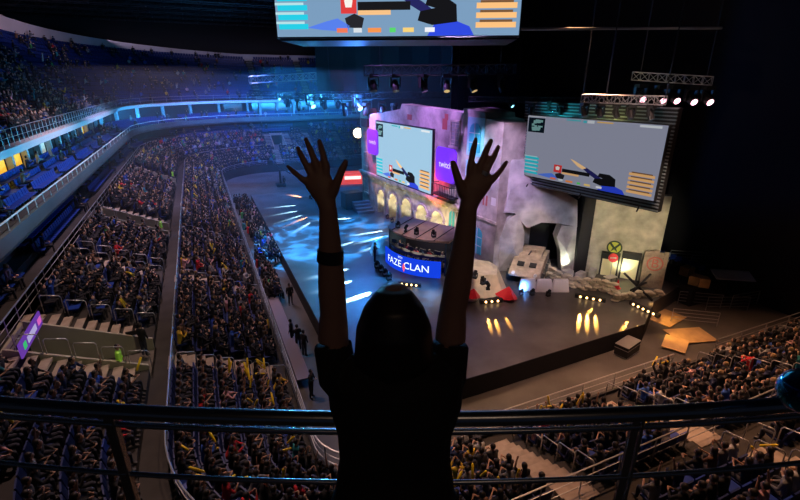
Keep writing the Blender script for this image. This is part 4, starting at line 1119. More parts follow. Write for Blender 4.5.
# footlight bars with warm bulbs
def footbar(x0, y0, x1, y1, n, label, m):
    a = at_z(x0, y0, SZ); b = at_z(x1, y1, SZ); c = (a+b)/2
    r = empty('footlight_bar', c, label, 'footlight', 'footlight bars')
    d = (b-a).normalized(); f = Vector((d.y, -d.x, 0)); 
    if f.y > 0: f = -f
    mb = MB(); mb.box((c.x, c.y, SZ+.14), ((b-a).length+.3, .25, .26), rz=math.atan2(d.y, d.x)); mb.build('housing', M['darkmetal'], r)
    for i in range(n):
        p = a+(b-a)*(i+.5)/n+f*.15+Vector((0, 0, .17)); k = MB(); k.ball(tuple(p), .075, 8, 6); k.build('bulb', m, r)
warmb = glow((1, .60, .22), 6)
footbar(482, 303.5, 500, 302, 3, 'footlight bar with three warm bulbs near the cream booth', warmb)
footbar(577, 297.5, 603, 302, 4, 'footlight bar with four warm bulbs before the left sandbags', warmb)
footbar(632, 305, 657, 317, 5, 'footlight bar with five warm bulbs at the stage corner', warmb)
footbar(400, 285, 419, 287, 4, 'footlight bar with four warm bulbs in front of the blue booth', warmb)

# flight case, plywood, pit gear
p = at_z(626, 353, 0); fc = empty('flight_case', (p.x, p.y, 0), 'black flight case with steel edges on the pit floor', 'case')
mb = MB(); mb.box((p.x, p.y, .42), (1.5, .8, .72), rz=.25); mb.build('case_body', M['black'], fc)
mb = MB()
for z in (.08, .56, .78): mb.box((p.x, p.y, z), (1.53, .83, .035), rz=.25)
mb.build('edge_trim', M['steel'], fc)
for i, (a, b, w, h, rz) in enumerate(((667, 318, 2.4, 1.5, .2), (690, 336, 2.6, 1.7, -.3), (675, 345, 1.8, 1.3, .5))):
    p = at_z(a, b, 0.05); mb = MB(); mb.box((p.x, p.y, .06+.05*i), (w, h, .04), rz=rz); tag(mb.build('plywood_sheet', M['ply'], loc=(p.x, p.y, .03)), ('plywood sheet against the stage corner', 'plywood sheet on the floor beside the seats', 'plywood sheet nearest the flight case')[i], 'board', 'plywood sheets')

# dark backstage platform at the right
bs = MB(); bs.box((33.2, 22.5, .7), (4.0, 8, 1.4)); tag(bs.build('backstage_platform', M['darkmetal'], loc=(33.2, 22.5, 0)), 'dark platform beside the right end of the stage', 'platform')
for i, (x, y, l) in enumerate(((690, 258, 3), (712, 262, 3.4), (745, 262, 4.2), (700, 300, 2.8), (728, 304, 3.0), (745, 300, 2.6), (695, 318, 2.8))):
    z = 1.4 if i < 3 else 0; p = at_z(x, y, z+.5); p.z = z
    r = empty('crowd_barrier', p, 'metal barrier in the dim backstage area, %s counted from the back left' % nth(i), 'barrier', 'backstage barriers'); d = Vector((.8, -.6+.25*(i % 3), 0)).normalized()*l/2
    mb = MB(); mb.tube([p-d+Vector((0, 0, 0)), p-d+Vector((0, 0, 1.05)), p+d+Vector((0, 0, 1.05)), p+d], .03, 6); mb.build('frame', M['steel'], r)
    for k_ in (.3, .55, .8): mb = MB(); mb.bar(p-d+Vector((0, 0, k_)), p+d+Vector((0, 0, k_)), .018, 5); mb.build('bar', M['steel'], r)
for i, (x, y) in enumerate(((686, 275), (694, 284), (702, 286))):
    p = at_z(x, y, 1.4); mb = MB(); mb.box((p.x, p.y, 1.4+.35), (.8, .7, .7), rz=.4*i); tag(mb.build('cardboard_crate', M['ply'], loc=(p.x, p.y, 1.4), bevel=.03), 'brown crate on the backstage platform, %s from the left' % nth(i), 'crate', 'backstage crates')
for i in range(10):
    p = at_z(668+6*i, 248+2.0*i, 1.6); p.x = min(p.x, 35.2)-.9; p.z = 1.4
    copy_tree(seat0, p, 2.6, None, 'blue seat on the dim backstage platform, %s from the left' % nth(i), 'backstage blue seats')
p = at_z(752, 276, 1.6); mb = MB(); p.x = min(p.x, 34.6); mb.box((p.x, p.y, 2.1), (2.6, 1.2, .06), rz=-.6, rx=.25); tag(mb.build('white_tarpaulin', M['paper'], loc=(p.x, p.y, 1.5)), 'pale sheet draped on backstage steelwork', 'sheet')

# left pit: camera platform, walkway, technicians, jib
wk = MB(); wk.box((3.35, 27.3, .5), (.75, 13.5, .08)); tag(wk.build('pit_walkway', mat('walkway_sheet', (.20, .17, .22), .6), loc=(3.35, 27.3, .1), bevel=.02), 'long grey camera track shelf beside the left front wall', 'walkway')
for i, (x, y, k_) in enumerate(((305, 356, 0), (299, 350, 1), (293, 344, 0), (275, 302, 1), (291, 305, 0), (312, 398, 1))):
    p = at_z(x, y, 0); c = STANDER[k_] if i in (0, 1) and k_ == i else None
    lab = 'technician in black standing in the left pit, %s from the far end' % nth(5-i)
    if c is None: c = copy_tree(STANDER[k_], p+Vector((0, 0, .01)), 2.2+i, None, lab, 'pit crew', (.012, .012, .015, 1))
    else:
        c.location = p+Vector((0, 0, .01)); c.rotation_euler = (0, 0, 2.2+i); tag(c, lab, 'person', 'pit crew')
        for ch in c.children: ch.color = (.012, .012, .015, 1)
p = at_z(281, 186, 0); jb = empty('camera_crane', p, 'camera crane with a long arm on the dark floor behind the stage', 'camera crane')
mb = MB(); mb.bar(p, p+Vector((0, 0, 2.6)), .15); mb.build('column', M['darkmetal'], jb)
mb = MB(); mb.bar(p+Vector((1.5, -1, 2.0)), p+Vector((-1.0, 1.5, 3.6)), .1); mb.build('arm', M['darkmetal'], jb)
mb = MB(); mb.box(tuple(p+Vector((-1.1, 1.6, 3.5))), (.7, .9, .7)); mb.build('camera_head', M['black'], jb)
mb = MB(); mb.box(tuple(p+Vector((0, 0, .25))), (1.4, 1.4, .4)); mb.build('dolly', M['darkmetal'], jb)
copy_tree(STANDER[0], p+Vector((.3, -1.5, .05)), .5, None, 'camera operator standing beside the camera crane', None, (.012, .012, .015, 1))
# red and white lit booth at the back, dark counter, lamp
p = at_z(352, 183, 0); mb = MB(); sb = empty('red_show_stand', p, 'small red and white lit stand at the far left end of the set', 'booth')
mb.box((p.x, p.y, .9), (4.4, 2.2, 1.7), rz=-.2); mb.build('counter', mat('red_lit_panel', (.8, .06, .03), .5, emit=.8), sb)
mb = MB(); mb.box((p.x-.2, p.y-1.18, 1.1), (2.6, .1, .5), rz=-.2); mb.build('white_stripe', glow((1, .85, .8), 1.3), sb)
p = at_z(356, 207, SZ); mb = MB(); p.x -= .5; mb.box((p.x, p.y, SZ+1.0), (2.2, 1.6, 1.9), rz=.1); tag(mb.build('dark_counter', M['darkmetal'], loc=p, bevel=.04), 'dark boxy counter on stage beside the arches', 'counter')
p = at_z(371, 211, SZ); p.x -= .9; st_ = MB()
for i in range(4): st_.box((p.x, p.y+.3*i, SZ+.15+.26*i), (2.0, 1.9-.45*i, .28))
tag(st_.build('stage_steps', mat('blue_grey_step', (.12, .14, .2), .6), loc=p), 'blue-grey stepped block at the foot of the arches', 'steps')
p = at_z(328, 238, SZ); 
for i, (x, y) in enumerate(((311, 199), (317, 203), (322, 207), (327, 212))):
    q_ = at_z(x, y, SZ); moving_head((q_.x, q_.y, SZ+.01), 'moving light on the blue floor near the dark counter, %s from the left' % nth(i), 'floor lights', size=1.2)
for i, (x, y) in enumerate(((377, 268), (381, 272), (385, 276), (389, 280))):
    q_ = at_z(x, y, SZ); moving_head((q_.x, q_.y, SZ+.01), 'moving light on stage left of the blue booth front, %s from the back' % nth(i), 'floor lights beside the booth', size=1.1)
for i, (x, y) in enumerate(((391, 216), (396, 220), (401, 223), (407, 227), (413, 231), (526, 292), (537, 292), (553, 293))):
    q_ = at_z(x, y+2, SZ); q_.x -= .45; moving_head((q_.x, q_.y, SZ+.01), 'moving light at the foot of the set, %s of eight from left' % nth(i), 'floor lights by the set', size=.9)
q_ = at_z(379, 252, SZ); mb = MB(); mb.hexa([(q_.x-.9, q_.y-.6, SZ+.01), (q_.x+1.0, q_.y-.5, SZ+.01), (q_.x+.9, q_.y+.7, SZ+.01), (q_.x-.7, q_.y+.6, SZ+.01)], [(q_.x-.5, q_.y-.1, 2.3), (q_.x+.9, q_.y-.1, 2.5), (q_.x+.8, q_.y+.3, 2.6), (q_.x-.4, q_.y+.3, 2.2)])
tag(mb.build('pale_rock', M['paper'], loc=q_), 'pale angular rock prop left of the player booth', 'rock')
copy_tree(STANDER[1], at_z(375, 262, SZ), 1.0, None, 'stagehand in dark clothes standing left of the pale rock', None, (.01, .02, .05, 1))

# small lit board and plates at the nearest left vomitory
a = at_z(41, 317, 5.9); b = at_z(21, 352, 5.9); d = (b-a).normalized(); n = Vector((-d.y, d.x, 0))
if n.x < 0: n = -n
bd = MB(); bd.hexa([a-Vector((0, 0, .3)), b-Vector((0, 0, .3)), b-n*.06-Vector((0, 0, .3)), a-n*.06-Vector((0, 0, .3))], [a+Vector((0, 0, .3)), b+Vector((0, 0, .3)), b-n*.06+Vector((0, 0, .3)), a-n*.06+Vector((0, 0, .3))])
bo_ = bd.build('led_board', glow((.16, .05, .42), .8), loc=a); tag(bo_, 'narrow purple lit board on the rail above the nearest vomitory', 'sign')
for nm_, col_, f0, f1 in (('pink_patch', (.8, .15, .6), .05, .2), ('white_patch', (.5, .45, .8), .3, .7), ('green_patch', (.05, .6, .2), .78, .88)):
    k = MB(); p0, p1 = a.lerp(b, f0), a.lerp(b, f1); k.hexa([p0+n*.01-Vector((0, 0, .12)), p1+n*.01-Vector((0, 0, .12)), p1+n*.03-Vector((0, 0, .12)), p0+n*.03-Vector((0, 0, .12))], [p0+n*.01+Vector((0, 0, .14)), p1+n*.01+Vector((0, 0, .14)), p1+n*.03+Vector((0, 0, .14)), p0+n*.03+Vector((0, 0, .14))]); k.build(nm_, glow(col_, .8), bo_)
yv = P(vom_t[0]+VW, 8)[0].y-.02
for i_, (u0_, mm_) in enumerate(((-4.95, 'paper'), (-4.25, 'black'))):
    k = MB(); k.box((u0_, yv, 4.25), (.5, .03, .22)); tag(k.build('wall_plate', M[mm_], loc=(u0_, yv, 4.25)), ('small pale plate on the beige vomitory wall', 'small black plate on the beige vomitory wall')[i_], 'plate')
# security in reflective vests
for i, (x, y, z) in enumerate(((124, 379, 3.2), (163, 238, 3.2), (174, 183, 3.2))):
    p = at_z(x, y, z); lab = ('steward in a yellow-green vest standing at the nearest left vomitory', 'steward in a yellow-green vest on the middle walkway, second from near', 'farthest steward in a yellow-green vest on the left walkway')[i]
    if i == 0: VEST.location = p; VEST.rotation_euler = (0, 0, 1.6); tag(VEST, lab, 'person', 'stewards')
    else: copy_tree(VEST, p, 1.6, None, lab, 'stewards')
p = at_z(146, 356, 3.25); copy_tree(STANDER[0], p, 2.5, None, 'person in black standing on the stair above the nearest vomitory', None, (.012, .012, .012, 1))

# trusses and hung lights
tr = [truss('lighting_truss', at_d(583, 98.5, 25.5), at_d(665, 100.5, 22.5), .42, .03, None, 'short lighting truss just above the hung right screen', 'lighting trusses'),
      truss('lighting_truss', at_d(632, 76, 27), at_d(712, 81, 25.5), .45, .03, None, 'short truss with pink lamps at the upper right', 'lighting trusses'),
      truss('lighting_truss', at_d(364, 71, 34), at_d(515, 69, 34), .7, .04, M['darkmetal'], 'long dim truss under the overhead screen', 'lighting trusses'),
      truss('lighting_truss', at_d(296, 97, 52), at_d(470, 94, 52), .7, .05, M['darkmetal'], 'blue-lit truss over the far end of the stage', 'lighting trusses'),
      truss('lighting_truss', at_d(470, 99, 36), at_d(585, 101, 30), .4, .03, M['darkmetal'], 'thin truss left of the hung right screen', 'lighting trusses'),
      truss('lighting_truss', at_d(250, 80, 70), at_d(316, 76, 70), 1.0, .06, None, 'distant truss near the far upper tier', 'lighting trusses'),
      truss('lighting_truss', at_d(250, 93, 60), at_d(300, 95, 60), .6, .05, M['darkmetal'], 'lower distant truss beside the blue lamps', 'lighting trusses')]
bar_ = MB(); bar_.bar(at_d(520, 29, 24), at_d(722, 28, 24), .07); tag(bar_.build('rigging_pipe', M['truss'], loc=at_d(620, 29, 24)), 'thin horizontal rigging pipe right of the overhead screen', 'pipe')
for i, (x, y, d) in enumerate(((583, 98, 25.5), (665, 100, 22.5), (606, 98, 24.7), (640, 76, 27), (706, 80, 25.6), (380, 70, 34), (500, 69, 34), (330, 96, 52), (440, 95, 52))):
    p = at_d(x, y, d); mb = MB(); mb.bar(p, (p.x, p.y, 29.9), .03, 5); tag(mb.build('rigging_cable', M['darkmetal'], loc=p), 'steel cable holding a lighting truss, %s of nine' % nth(i), 'cable', 'rigging cables')
pinkl = glow((1, .50, .60), 4); bluel = glow((.22, .62, 1), 7); cyanl = glow((.2, .75, 1), 5)
def hung(x, y, d, i, lab, grp, lens=None, size=1.3, tilt=.5, rz=None):
    p = at_d(x, y, d); return moving_head(p, lab % nth(i), grp, True, size=size, lens=lens, tilt=tilt, rz=rz if rz is not None else R.uniform(-.6, .6))
for i, (x, d) in enumerate(((585, 25.3), (601, 24.8), (617, 24.2), (632, 23.6), (652, 22.9))): hung(x, 103+i*.4, d, i, 'dark moving light under the truss above the right screen, %s from left', 'lights above the right screen')
for i, (x, y, d) in enumerate(((642, 84, 26.8), (662, 85, 26.5), (676, 85, 26.2), (693, 86, 25.9), (709, 86, 25.6))): hung(x, y, d, i, 'glowing pink moving light at the upper right, %s from left', 'pink lights', pinkl, tilt=1.1, rz=-.3, size=1.9)
for i, x in enumerate((373, 395, 423, 447, 473, 502)): hung(x, 74, 34, i, 'hanging light on the long dim truss, %s from left', 'lights on the dim truss', glow((1, .7, .3), .6) if i in (3, 4) else None, size=2.2)
for i, (x, y, d, s_) in enumerate(((310, 93, 56, 3.2), (357, 94.5, 50, 3.0), (511, 98, 34, 1.2), (551, 101, 31, 1.4), (278, 93, 62, 1.6))):
    hung(x, y, d, i, 'bright blue stage lamp shining towards the camera, %s from left', 'blue lamps', bluel if i in (1, 3) else cyanl, size=s_, tilt=.9, rz=.35)
for i, (x, y, d) in enumerate(((287, 95, 55), (298, 99, 55), (323, 97, 53), (338, 96, 52), (345, 103, 50), (366, 103, 50), (382, 101, 50), (394, 103, 50), (532, 103, 31), (561, 103, 30))):
    hung(x, y, d, i, 'dark moving light hanging in the blue haze, %s from left', 'dark moving lights', size=2.4 if d > 40 else 1.3, tilt=.3*(i % 4), rz=i)
p = at_d(358, 133, 66); mb = MB(); mb.ball(p, .7, 12, 8); lp = mb.build('flood_lamp', glow((1, .75, .45), 8), loc=p); tag(lp, 'warm bright flood lamp left of the town facade', 'lamp')
p = at_d(161, 102.5, 96); mb = MB(); mb.tube([p, p+Vector((.1, -.3, 0))], 1.35, 20); tag(mb.build('orange_disc_sign', mat('orange_disc', (1, .42, .08), .5, emit=.7), loc=p), 'round orange lit disc in a far corner suite', 'sign')

# ------------------------------------------------------------------ foreground: platform, rail and the woman with raised arms
def CAMF(x, y, z): return Vector((CA*x+SA*y, -SA*x+CA*y, CH+z))     # camera-plan coordinates, z relative to the lens
FL = -2.13
mb = MB(); n = 12
outer = [CAMF(-4+8*i/n, 1.36+((-4+8*i/n)**2)/26, 0) for i in range(n+1)]
inn = [CAMF(4, -3, 0), CAMF(-4, -3, 0)]
mb.prism([(p.x, p.y) for p in outer+inn][::-1], CH+FL-.35, CH+FL); struct(mb, 'viewing_platform', M['concrete'])
RY = 1.2
def rl(x, zz, yo=0): return CAMF(x, RY+yo+x*x/25, zz)
rr = empty('front_rail', rl(0, FL), 'dark glossy curved tube rail in front of the woman, with two lower bars', 'railing')
mb = MB(); mb.tube([rl(-2.2+4.4*i/30, -1.05) for i in range(31)], .026, 14); o = mb.build('top_rail', M['rail'], rr, smooth=True)
mb = MB(); mb.tube([rl(-2.2+4.4*i/30, -1.105) for i in range(31)], .011, 8); mb.build('under_rail', M['rail'], rr, smooth=True)
for z in (-1.33, -1.6, -1.85):
    mb = MB(); mb.tube([rl(-2.2+4.4*i/30, z) for i in range(31)], .0095, 10); mb.build('lower_bar', M['rail'], rr, smooth=True)
for x in (-1.0, .80):
    mb = MB(); a = rl(x, -1.07); b = rl(x, FL); 
    d = Vector((.03, 0, 0)); mb.box(tuple((a+b)/2), (.026, .014, (a-b).length), rz=YAW); mb.build('post', M['rail'], rr)
    mb = MB(); mb.box(tuple((a+b)/2+CAMF(.022, .0, 0)-Vector((0, 0, CH))), (.008, .024, (a-b).length), rz=YAW); mb.build('post_fin', M['rail'], rr)
# shiny ball on the rail end
p = at_d(803, 391, 1.38)
irid = mat('iridescent_ball', (.25, .3, .5), .12, metal=1)
nt = irid.node_tree; b_ = nt.nodes['Principled BSDF']; lw = nt.nodes.new('ShaderNodeLayerWeight'); cr_ = nt.nodes.new('ShaderNodeValToRGB')
cr_.color_ramp.elements[0].color = (.02, .06, .25, 1); cr_.color_ramp.elements[1].color = (.6, .2, .7, 1); e_ = cr_.color_ramp.elements.new(.5); e_.color = (.05, .5, .7, 1)
nt.links.new(lw.outputs['Facing'], cr_.inputs[0]); nt.links.new(cr_.outputs[0], b_.inputs['Base Color'])
mb = MB(); mb.ball(p, .068, 28, 18); bl = mb.build('rail_finial', irid, loc=p, smooth=True); tag(bl, 'shiny iridescent ball at the right end of the front rail', 'ball')

# the woman: control points given where the joints sit, in camera-plan metres
def J(px, py, dep): v = ray(px, py)*dep; return v+Vector((0, 0, CH))
g = Body()
fwd = Vector((SA, CA, 0)); rt = Vector((CA, -SA, 0)); UPV = Vector((0, 0, 1))
def at(x, y, z): return CAMF(x, y, z)
# torso, from hips to neck (x to the right, y forward)
g.tube([at(-.015, .97, -1.22), at(-.015, .985, -1.10), at(-.015, .99, -1.00), at(-.015, .99, -.90), at(-.012, .985, -.80), at(-.012, .985, -.72), at(-.012, .985, -.66)],
       [.155, .165, .150, .152, .172, .170, .09], 'tee', 20, ry=[.10, .11, .095, .10, .11, .10, .065], up=fwd)
hc = at(-.015, 1.0, -.592)
g.tube([at(-.012, .985, -.74), at(-.015, 1.0, -.60)], .055, 'skin', 14)
g.ball(hc+Vector((0, 0, .01)), (.075, .095, .115), 'skin', 20, 14, rot=Matrix.Rotation(YAW, 3, 'Z'))
g.ball(hc+fwd*.097-Vector((0, 0, .015)), (.014, .02, .025), 'skin', 8, 6)
for s in (-1, 1): g.ball(hc+rt*s*.076+fwd*.0-Vector((0, 0, .01)), (.012, .02, .03), 'skin', 8, 6)
g.ball(hc+fwd*.092-Vector((0, 0, .055)), (.025, .012, .010), 'skin', 8, 6)
# legs
for s in (-1, 1):
    g.tube([at(-.015+s*.085, .975, -1.15), at(-.015+s*.09, .985, -1.4), at(-.015+s*.09, .985, -1.64), at(-.015+s*.092, .97, -1.85), at(-.015+s*.095, .96, -2.06)], [.098, .082, .058, .055, .04], 'trousers', 14)
    g.tube([at(-.015+s*.095, .94, -2.08), at(-.015+s*.10, 1.03, -2.09), at(-.015+s*.10, 1.10, -2.10)], [.04, .045, .035], 'shoeL' if s < 0 else 'shoeR', 12, ry=[.035, .03, .025], up=UPV)
# arms: shoulder, elbow, wrist
arms = {-1: dict(sh=(334, 372, 1.235), ml=(333, 345, 1.22), el=(333.5, 316, 1.20), fm=(331.5, 285, 1.175), wb=(330.5, 254, 1.15), wr=(328, 208, 1.12)),
        1: dict(sh=(449, 372, 1.235), ml=(450, 345, 1.22), el=(452.5, 312, 1.20), fm=(458, 282, 1.175), wb=(463, 252, 1.15), wr=(468, 208, 1.12))}
hands = {-1: dict(palm=(322, 188, 1.115), 
            fingers=[('pinky', (310.5, 184, 1.115), (302, 179, 1.11), (294, 172, 1.115), (287, 165.5, 1.125)),
                     ('ring', (315, 180, 1.115), (308.5, 170, 1.11), (302, 157, 1.113), (297, 146.5, 1.125)),
                     ('middle', (320, 178, 1.115), (316.5, 166, 1.108), (310.5, 150, 1.112), (305.5, 138, 1.125)),
                     ('index', (326, 179, 1.115), (326.5, 167, 1.108), (322, 151, 1.112), (319, 139, 1.125)),
                     ('thumb', (332, 193, 1.115), (337.5, 181, 1.10), (342, 169.5, 1.095), (346.8, 160, 1.10))]),
         1: dict(palm=(474.5, 188, 1.115),
            fingers=[('pinky', (486, 185, 1.115), (493, 179, 1.11), (501, 170, 1.115), (507.5, 161, 1.125)),
                     ('ring', (481, 180, 1.115), (486.5, 170.5, 1.11), (493.5, 157, 1.113), (499, 145.5, 1.125)),
                     ('middle', (476, 178, 1.115), (479.5, 167, 1.108), (486, 151, 1.112), (491.5, 139, 1.125)),
                     ('index', (470, 179, 1.115), (470, 168, 1.108), (473, 151, 1.112), (476, 138.5, 1.125)),
                     ('thumb', (463.5, 193, 1.115), (458.5, 181, 1.10), (455, 169.5, 1.095), (452.3, 160.5, 1.10))])}
camback = -ray(400, 250)
for s in (-1, 1):
    a = {k: J(*v) for k, v in arms[s].items()}; h = hands[s]
    body_side = at(-.012+s*.10, .985, -.74)
    g.tube([body_side, a['sh'].lerp(body_side, .15), a['ml']], [.075, .050, .0445], 'tee', 16)
    g.tube([a['ml'].lerp(a['el'], .15), a['ml'].lerp(a['el'], .6), a['el']], [.042, .040, .037], 'skin', 16)
    g.tube([a['el'], a['fm'], a['wb'], a['wr']], [.036, .036, .0305, .0225], 'skin', 16, ry=[.037, .034, .026, .019], up=camback)
    # palm
    pk, ix = J(*h['fingers'][0][1]), J(*h['fingers'][3][1]); pc = J(*h['palm'])
    g.tube([a['wr'], a['wr'].lerp(pc, .5), pc, (pk+ix)/2, (pk+ix)/2+(pc-a['wr'])*.35], [.022, .026, .034, .036, .030], 'skin', 16, ry=[.018, .017, .016, .014, .010], up=camback)
    # thumb mound
    tb = J(*h['fingers'][4][1]); g.tube([a['wr'].lerp(pc, .4), tb, J(*h['fingers'][4][2])], [.014, .016, .011], 'skin', 10)
    rad = dict(pinky=(.0090, .0082, .0074, .0052), ring=(.0100, .0090, .0080, .0056), middle=(.0105, .0094, .0083, .0058), index=(.0102, .0092, .0082, .0056), thumb=(.0125, .0108, .0095, .0062))
    for nm, p0, p1, p2, p3 in h['fingers']:
        q = [J(*p0), J(*p1), J(*p2), J(*p3)]
        pts = [q[0], q[1], q[1].lerp(q[2], .5), q[2], q[2].lerp(q[3], .6), q[3]]; r0 = rad[nm]
        g.tube(pts, [r0[0]*1.05, r0[1]*1.04, r0[1]*.93, r0[2]*1.04, r0[2]*.85, r0[3]], 'skin', 10)
bm_ = g.make('body', .0042, 3); bm_.materials.clear(); bm_.materials.append(M['herskin'])
woman = bpy.data.objects.new('person', bm_); COL.objects.link(woman)
tag(woman, 'person in black tee seen from behind at the rail, both arms raised, fingers spread', 'person')
def child(me, nm): o = bpy.data.objects.new(nm, me); COL.objects.link(o); o.parent = woman; return o
child(cloth(bm_, g.freg, ('tee',), .007, 'shirt', M['tee']), 'shirt')
child(cloth(bm_, g.freg, ('trousers',), .006, 'trousers', M['jeans']), 'trousers')
for k_ in ('shoeL', 'shoeR'): child(cloth(bm_, g.freg, (k_,), .004, 'shoe', M['shoe']), 'shoe')
# hair: smooth bob, wider below
hb = Body()
hb.tube([hc+Vector((0, 0, .120)), hc+Vector((0, 0, .108)), hc-fwd*.012+Vector((0, 0, .072)), hc-fwd*.02+Vector((0, 0, .02)), hc-fwd*.024-Vector((0, 0, .06)), hc-fwd*.03-Vector((0, 0, .125)), hc-fwd*.045-Vector((0, 0, .165))],
        [.02, .045, .074, .094, .101, .088, .045], 'h', 28, ry=[.02, .05, .085, .100, .085, .062, .03], up=fwd)
hb.tube([hc-fwd*.05-Vector((0, 0, .10)), hc-fwd*.075-Vector((0, 0, .19)), hc-fwd*.08-Vector((0, 0, .26))], [.055, .04, .012], 'h', 14)
hm_ = hb.make('hair', .006, 4); hm_.materials.clear(); hm_.materials.append(M['herhair']); child(hm_, 'hair')
# wristband on her left-hand-side forearm, ring on the other hand
a, b_, c = J(330, 262, 1.156), J(330.5, 256, 1.152), J(330.5, 249.5, 1.146)
mb = MB(); mb.tube([a, b_, c], [.0345, .035, .034], 20, ry=[.031, .032, .031], up=camback); tag_o = mb.build('wristband', M['black']); tag_o.parent = woman
q1, q2 = J(483.5, 175, 1.112), J(485.5, 171.5, 1.110); mb = MB(); mb.tube([q1, q2], .0112, 14); ro = mb.build('ring', M['steel']); ro.parent = woman

# ------------------------------------------------------------------ light
def spot(name, loc, to, e, col, size=60, blend=.5, r=.3, gobo=None):
    l = bpy.data.lights.new(name, 'SPOT'); l.energy = e; l.color = col; l.spot_size = math.radians(size); l.spot_blend = blend; l.shadow_soft_size = r
    o = bpy.data.objects.new(name, l); COL.objects.link(o); o.location = loc
    o.rotation_euler = (Vector(to)-Vector(loc)).to_track_quat('-Z', 'Y').to_euler()
    if gobo:
        l.use_nodes = True; nt = l.node_tree; em = nt.nodes['Emission']; tc = nt.nodes.new('ShaderNodeTexCoord'); no = nt.nodes.new('ShaderNodeTexNoise')
        no.inputs['Scale'].default_value = gobo; no.inputs['Detail'].default_value = 4; no.inputs['Distortion'].default_value = 1.2
        cr = nt.nodes.new('ShaderNodeValToRGB'); cr.color_ramp.elements[0].position = .47; cr.color_ramp.elements[1].position = .60
        cr.color_ramp.elements[0].color = (.12, .12, .12, 1); cr.color_ramp.elements[1].color = (1, 1, 1, 1)
        nt.links.new(tc.outputs['Normal'], no.inputs['Vector']); nt.links.new(no.outputs['Fac'], cr.inputs[0]); nt.links.new(cr.outputs[0], em.inputs['Strength'])
    return o
def area(name, loc, to, e, col, sx, sy=None):
    l = bpy.data.lights.new(name, 'AREA'); l.energy = e; l.color = col; l.shape = 'RECTANGLE'; l.size = sx; l.size_y = sy or sx
    o = bpy.data.objects.new(name, l); COL.objects.link(o); o.location = loc
    o.rotation_euler = (Vector(to)-Vector(loc)).to_track_quat('-Z', 'Y').to_euler(); return o
w = bpy.data.worlds.new('w'); SC.world = w; w.use_nodes = True
w.node_tree.nodes['Background'].inputs[0].default_value = (.25, .35, .6, 1); w.node_tree.nodes['Background'].inputs[1].default_value = .02
BLUE = (.06, .35, 1); CYAN = (.05, .65, 1); WARM = (1, .62, .34); PINK = (1, .45, .7)
# blue floods over the stage floor and the far end
spot('blue_gobo', (6, 38, 24), (10.2, 41, 1), 380000, (.03, .34, 1), 38, .5, .05, gobo=11)
spot('blue_gobo', (8, 24, 22), (10.4, 27, 1), 90000, (.04, .38, 1), 26, .5, .05, gobo=14)
spot('blue_flood', (10, 60, 23), (10, 66, 1), 30000, (.04, .25, 1), 80, .8, .5)
def strip_fill(loc, to, e, col, L, w, spread):  # unseen area fill added in mid-air to brighten tier fronts and walls
    o = area('added_tier_fill', loc, to, e, col, L, w); o.data.spread = math.radians(spread); return o
strip_fill((12, 84, 10.4), (12, 100, 10.6), 1500, (.03, .34, 1), 46, 1.0, 50)
strip_fill((-2, 48, 10.4), (-12, 48, 10.7), 800, (.05, .50, .85), 46, .8, 50)
strip_fill((-4, 76, 10.4), (-12, 84, 10.6), 380, (.03, .42, 1), 12, 1.0, 50)
spot('far_crowd_blue', (10, 76, 24), (8, 90, 4), 45000, (.05, .20, 1), 80, .8, .4)
# grazing streaks across the stage floor from the set side
def streak(px0, py0, px1, py1, e, col, h=.5, near=.3, z=SZ):     # a lamp standing at the second point throws a low beam to the first
    src = at_z(px1, py1, z)+Vector((0, 0, h)); end = at_z(px0, py0, z); d = end-src; src = src+Vector((d.x, d.y, 0)).normalized()*.7; d = end-src; D = Vector((d.x, d.y)).length
    a0, a1 = math.atan(h/(D*near)), math.atan(h/D); am = (a0+a1)/2; hd = Vector((d.x, d.y, 0)).normalized()
    spot('floor_streak', src, src+hd*math.cos(am)*4-Vector((0, 0, math.sin(am)*4)), e, col, math.degrees(a0-a1), .9, .02)
PB = (.40, .78, 1)
for a in ((261, 209, 317, 203, PB), (259, 218, 319, 207, PB), (264, 227, 322, 209, PB), (274, 231, 324, 210, (1, .45, .18)), (283, 194, 314, 199, (1, .45, .18)), (282, 240, 324, 214, PB),
          (338, 223, 403, 213, PB), (334, 230, 406, 222, PB), (337, 238, 408, 227, PB), (340, 248, 412, 229, PB), (344, 258, 413, 233, PB), (290, 262, 384, 232, PB), (296, 282, 376, 262, PB), (300, 297, 380, 272, PB), (345, 303, 388, 285, PB), (312, 316, 388, 283, PB), (299, 222, 380, 216, PB)):
    streak(*a[:4], 70000 if a[2] < 330 else 190000, a[4])
# warm streaks from the footlights towards the near edge
for x, y, x2, y2 in ((484, 303, 492, 332), (491, 303, 500, 334), (498, 302, 513, 330), (582, 298, 578, 330), (588, 298, 587, 332), (594, 299, 597, 332), (601, 300, 585, 312), (636, 307, 618, 335), (643, 310, 632, 342), (650, 313, 648, 350), (656, 316, 664, 350)):
    streak(x2+(x2-x)*.15, y2+6, x, y, 5500, (1, .45, .08), .32, .36, SZ)
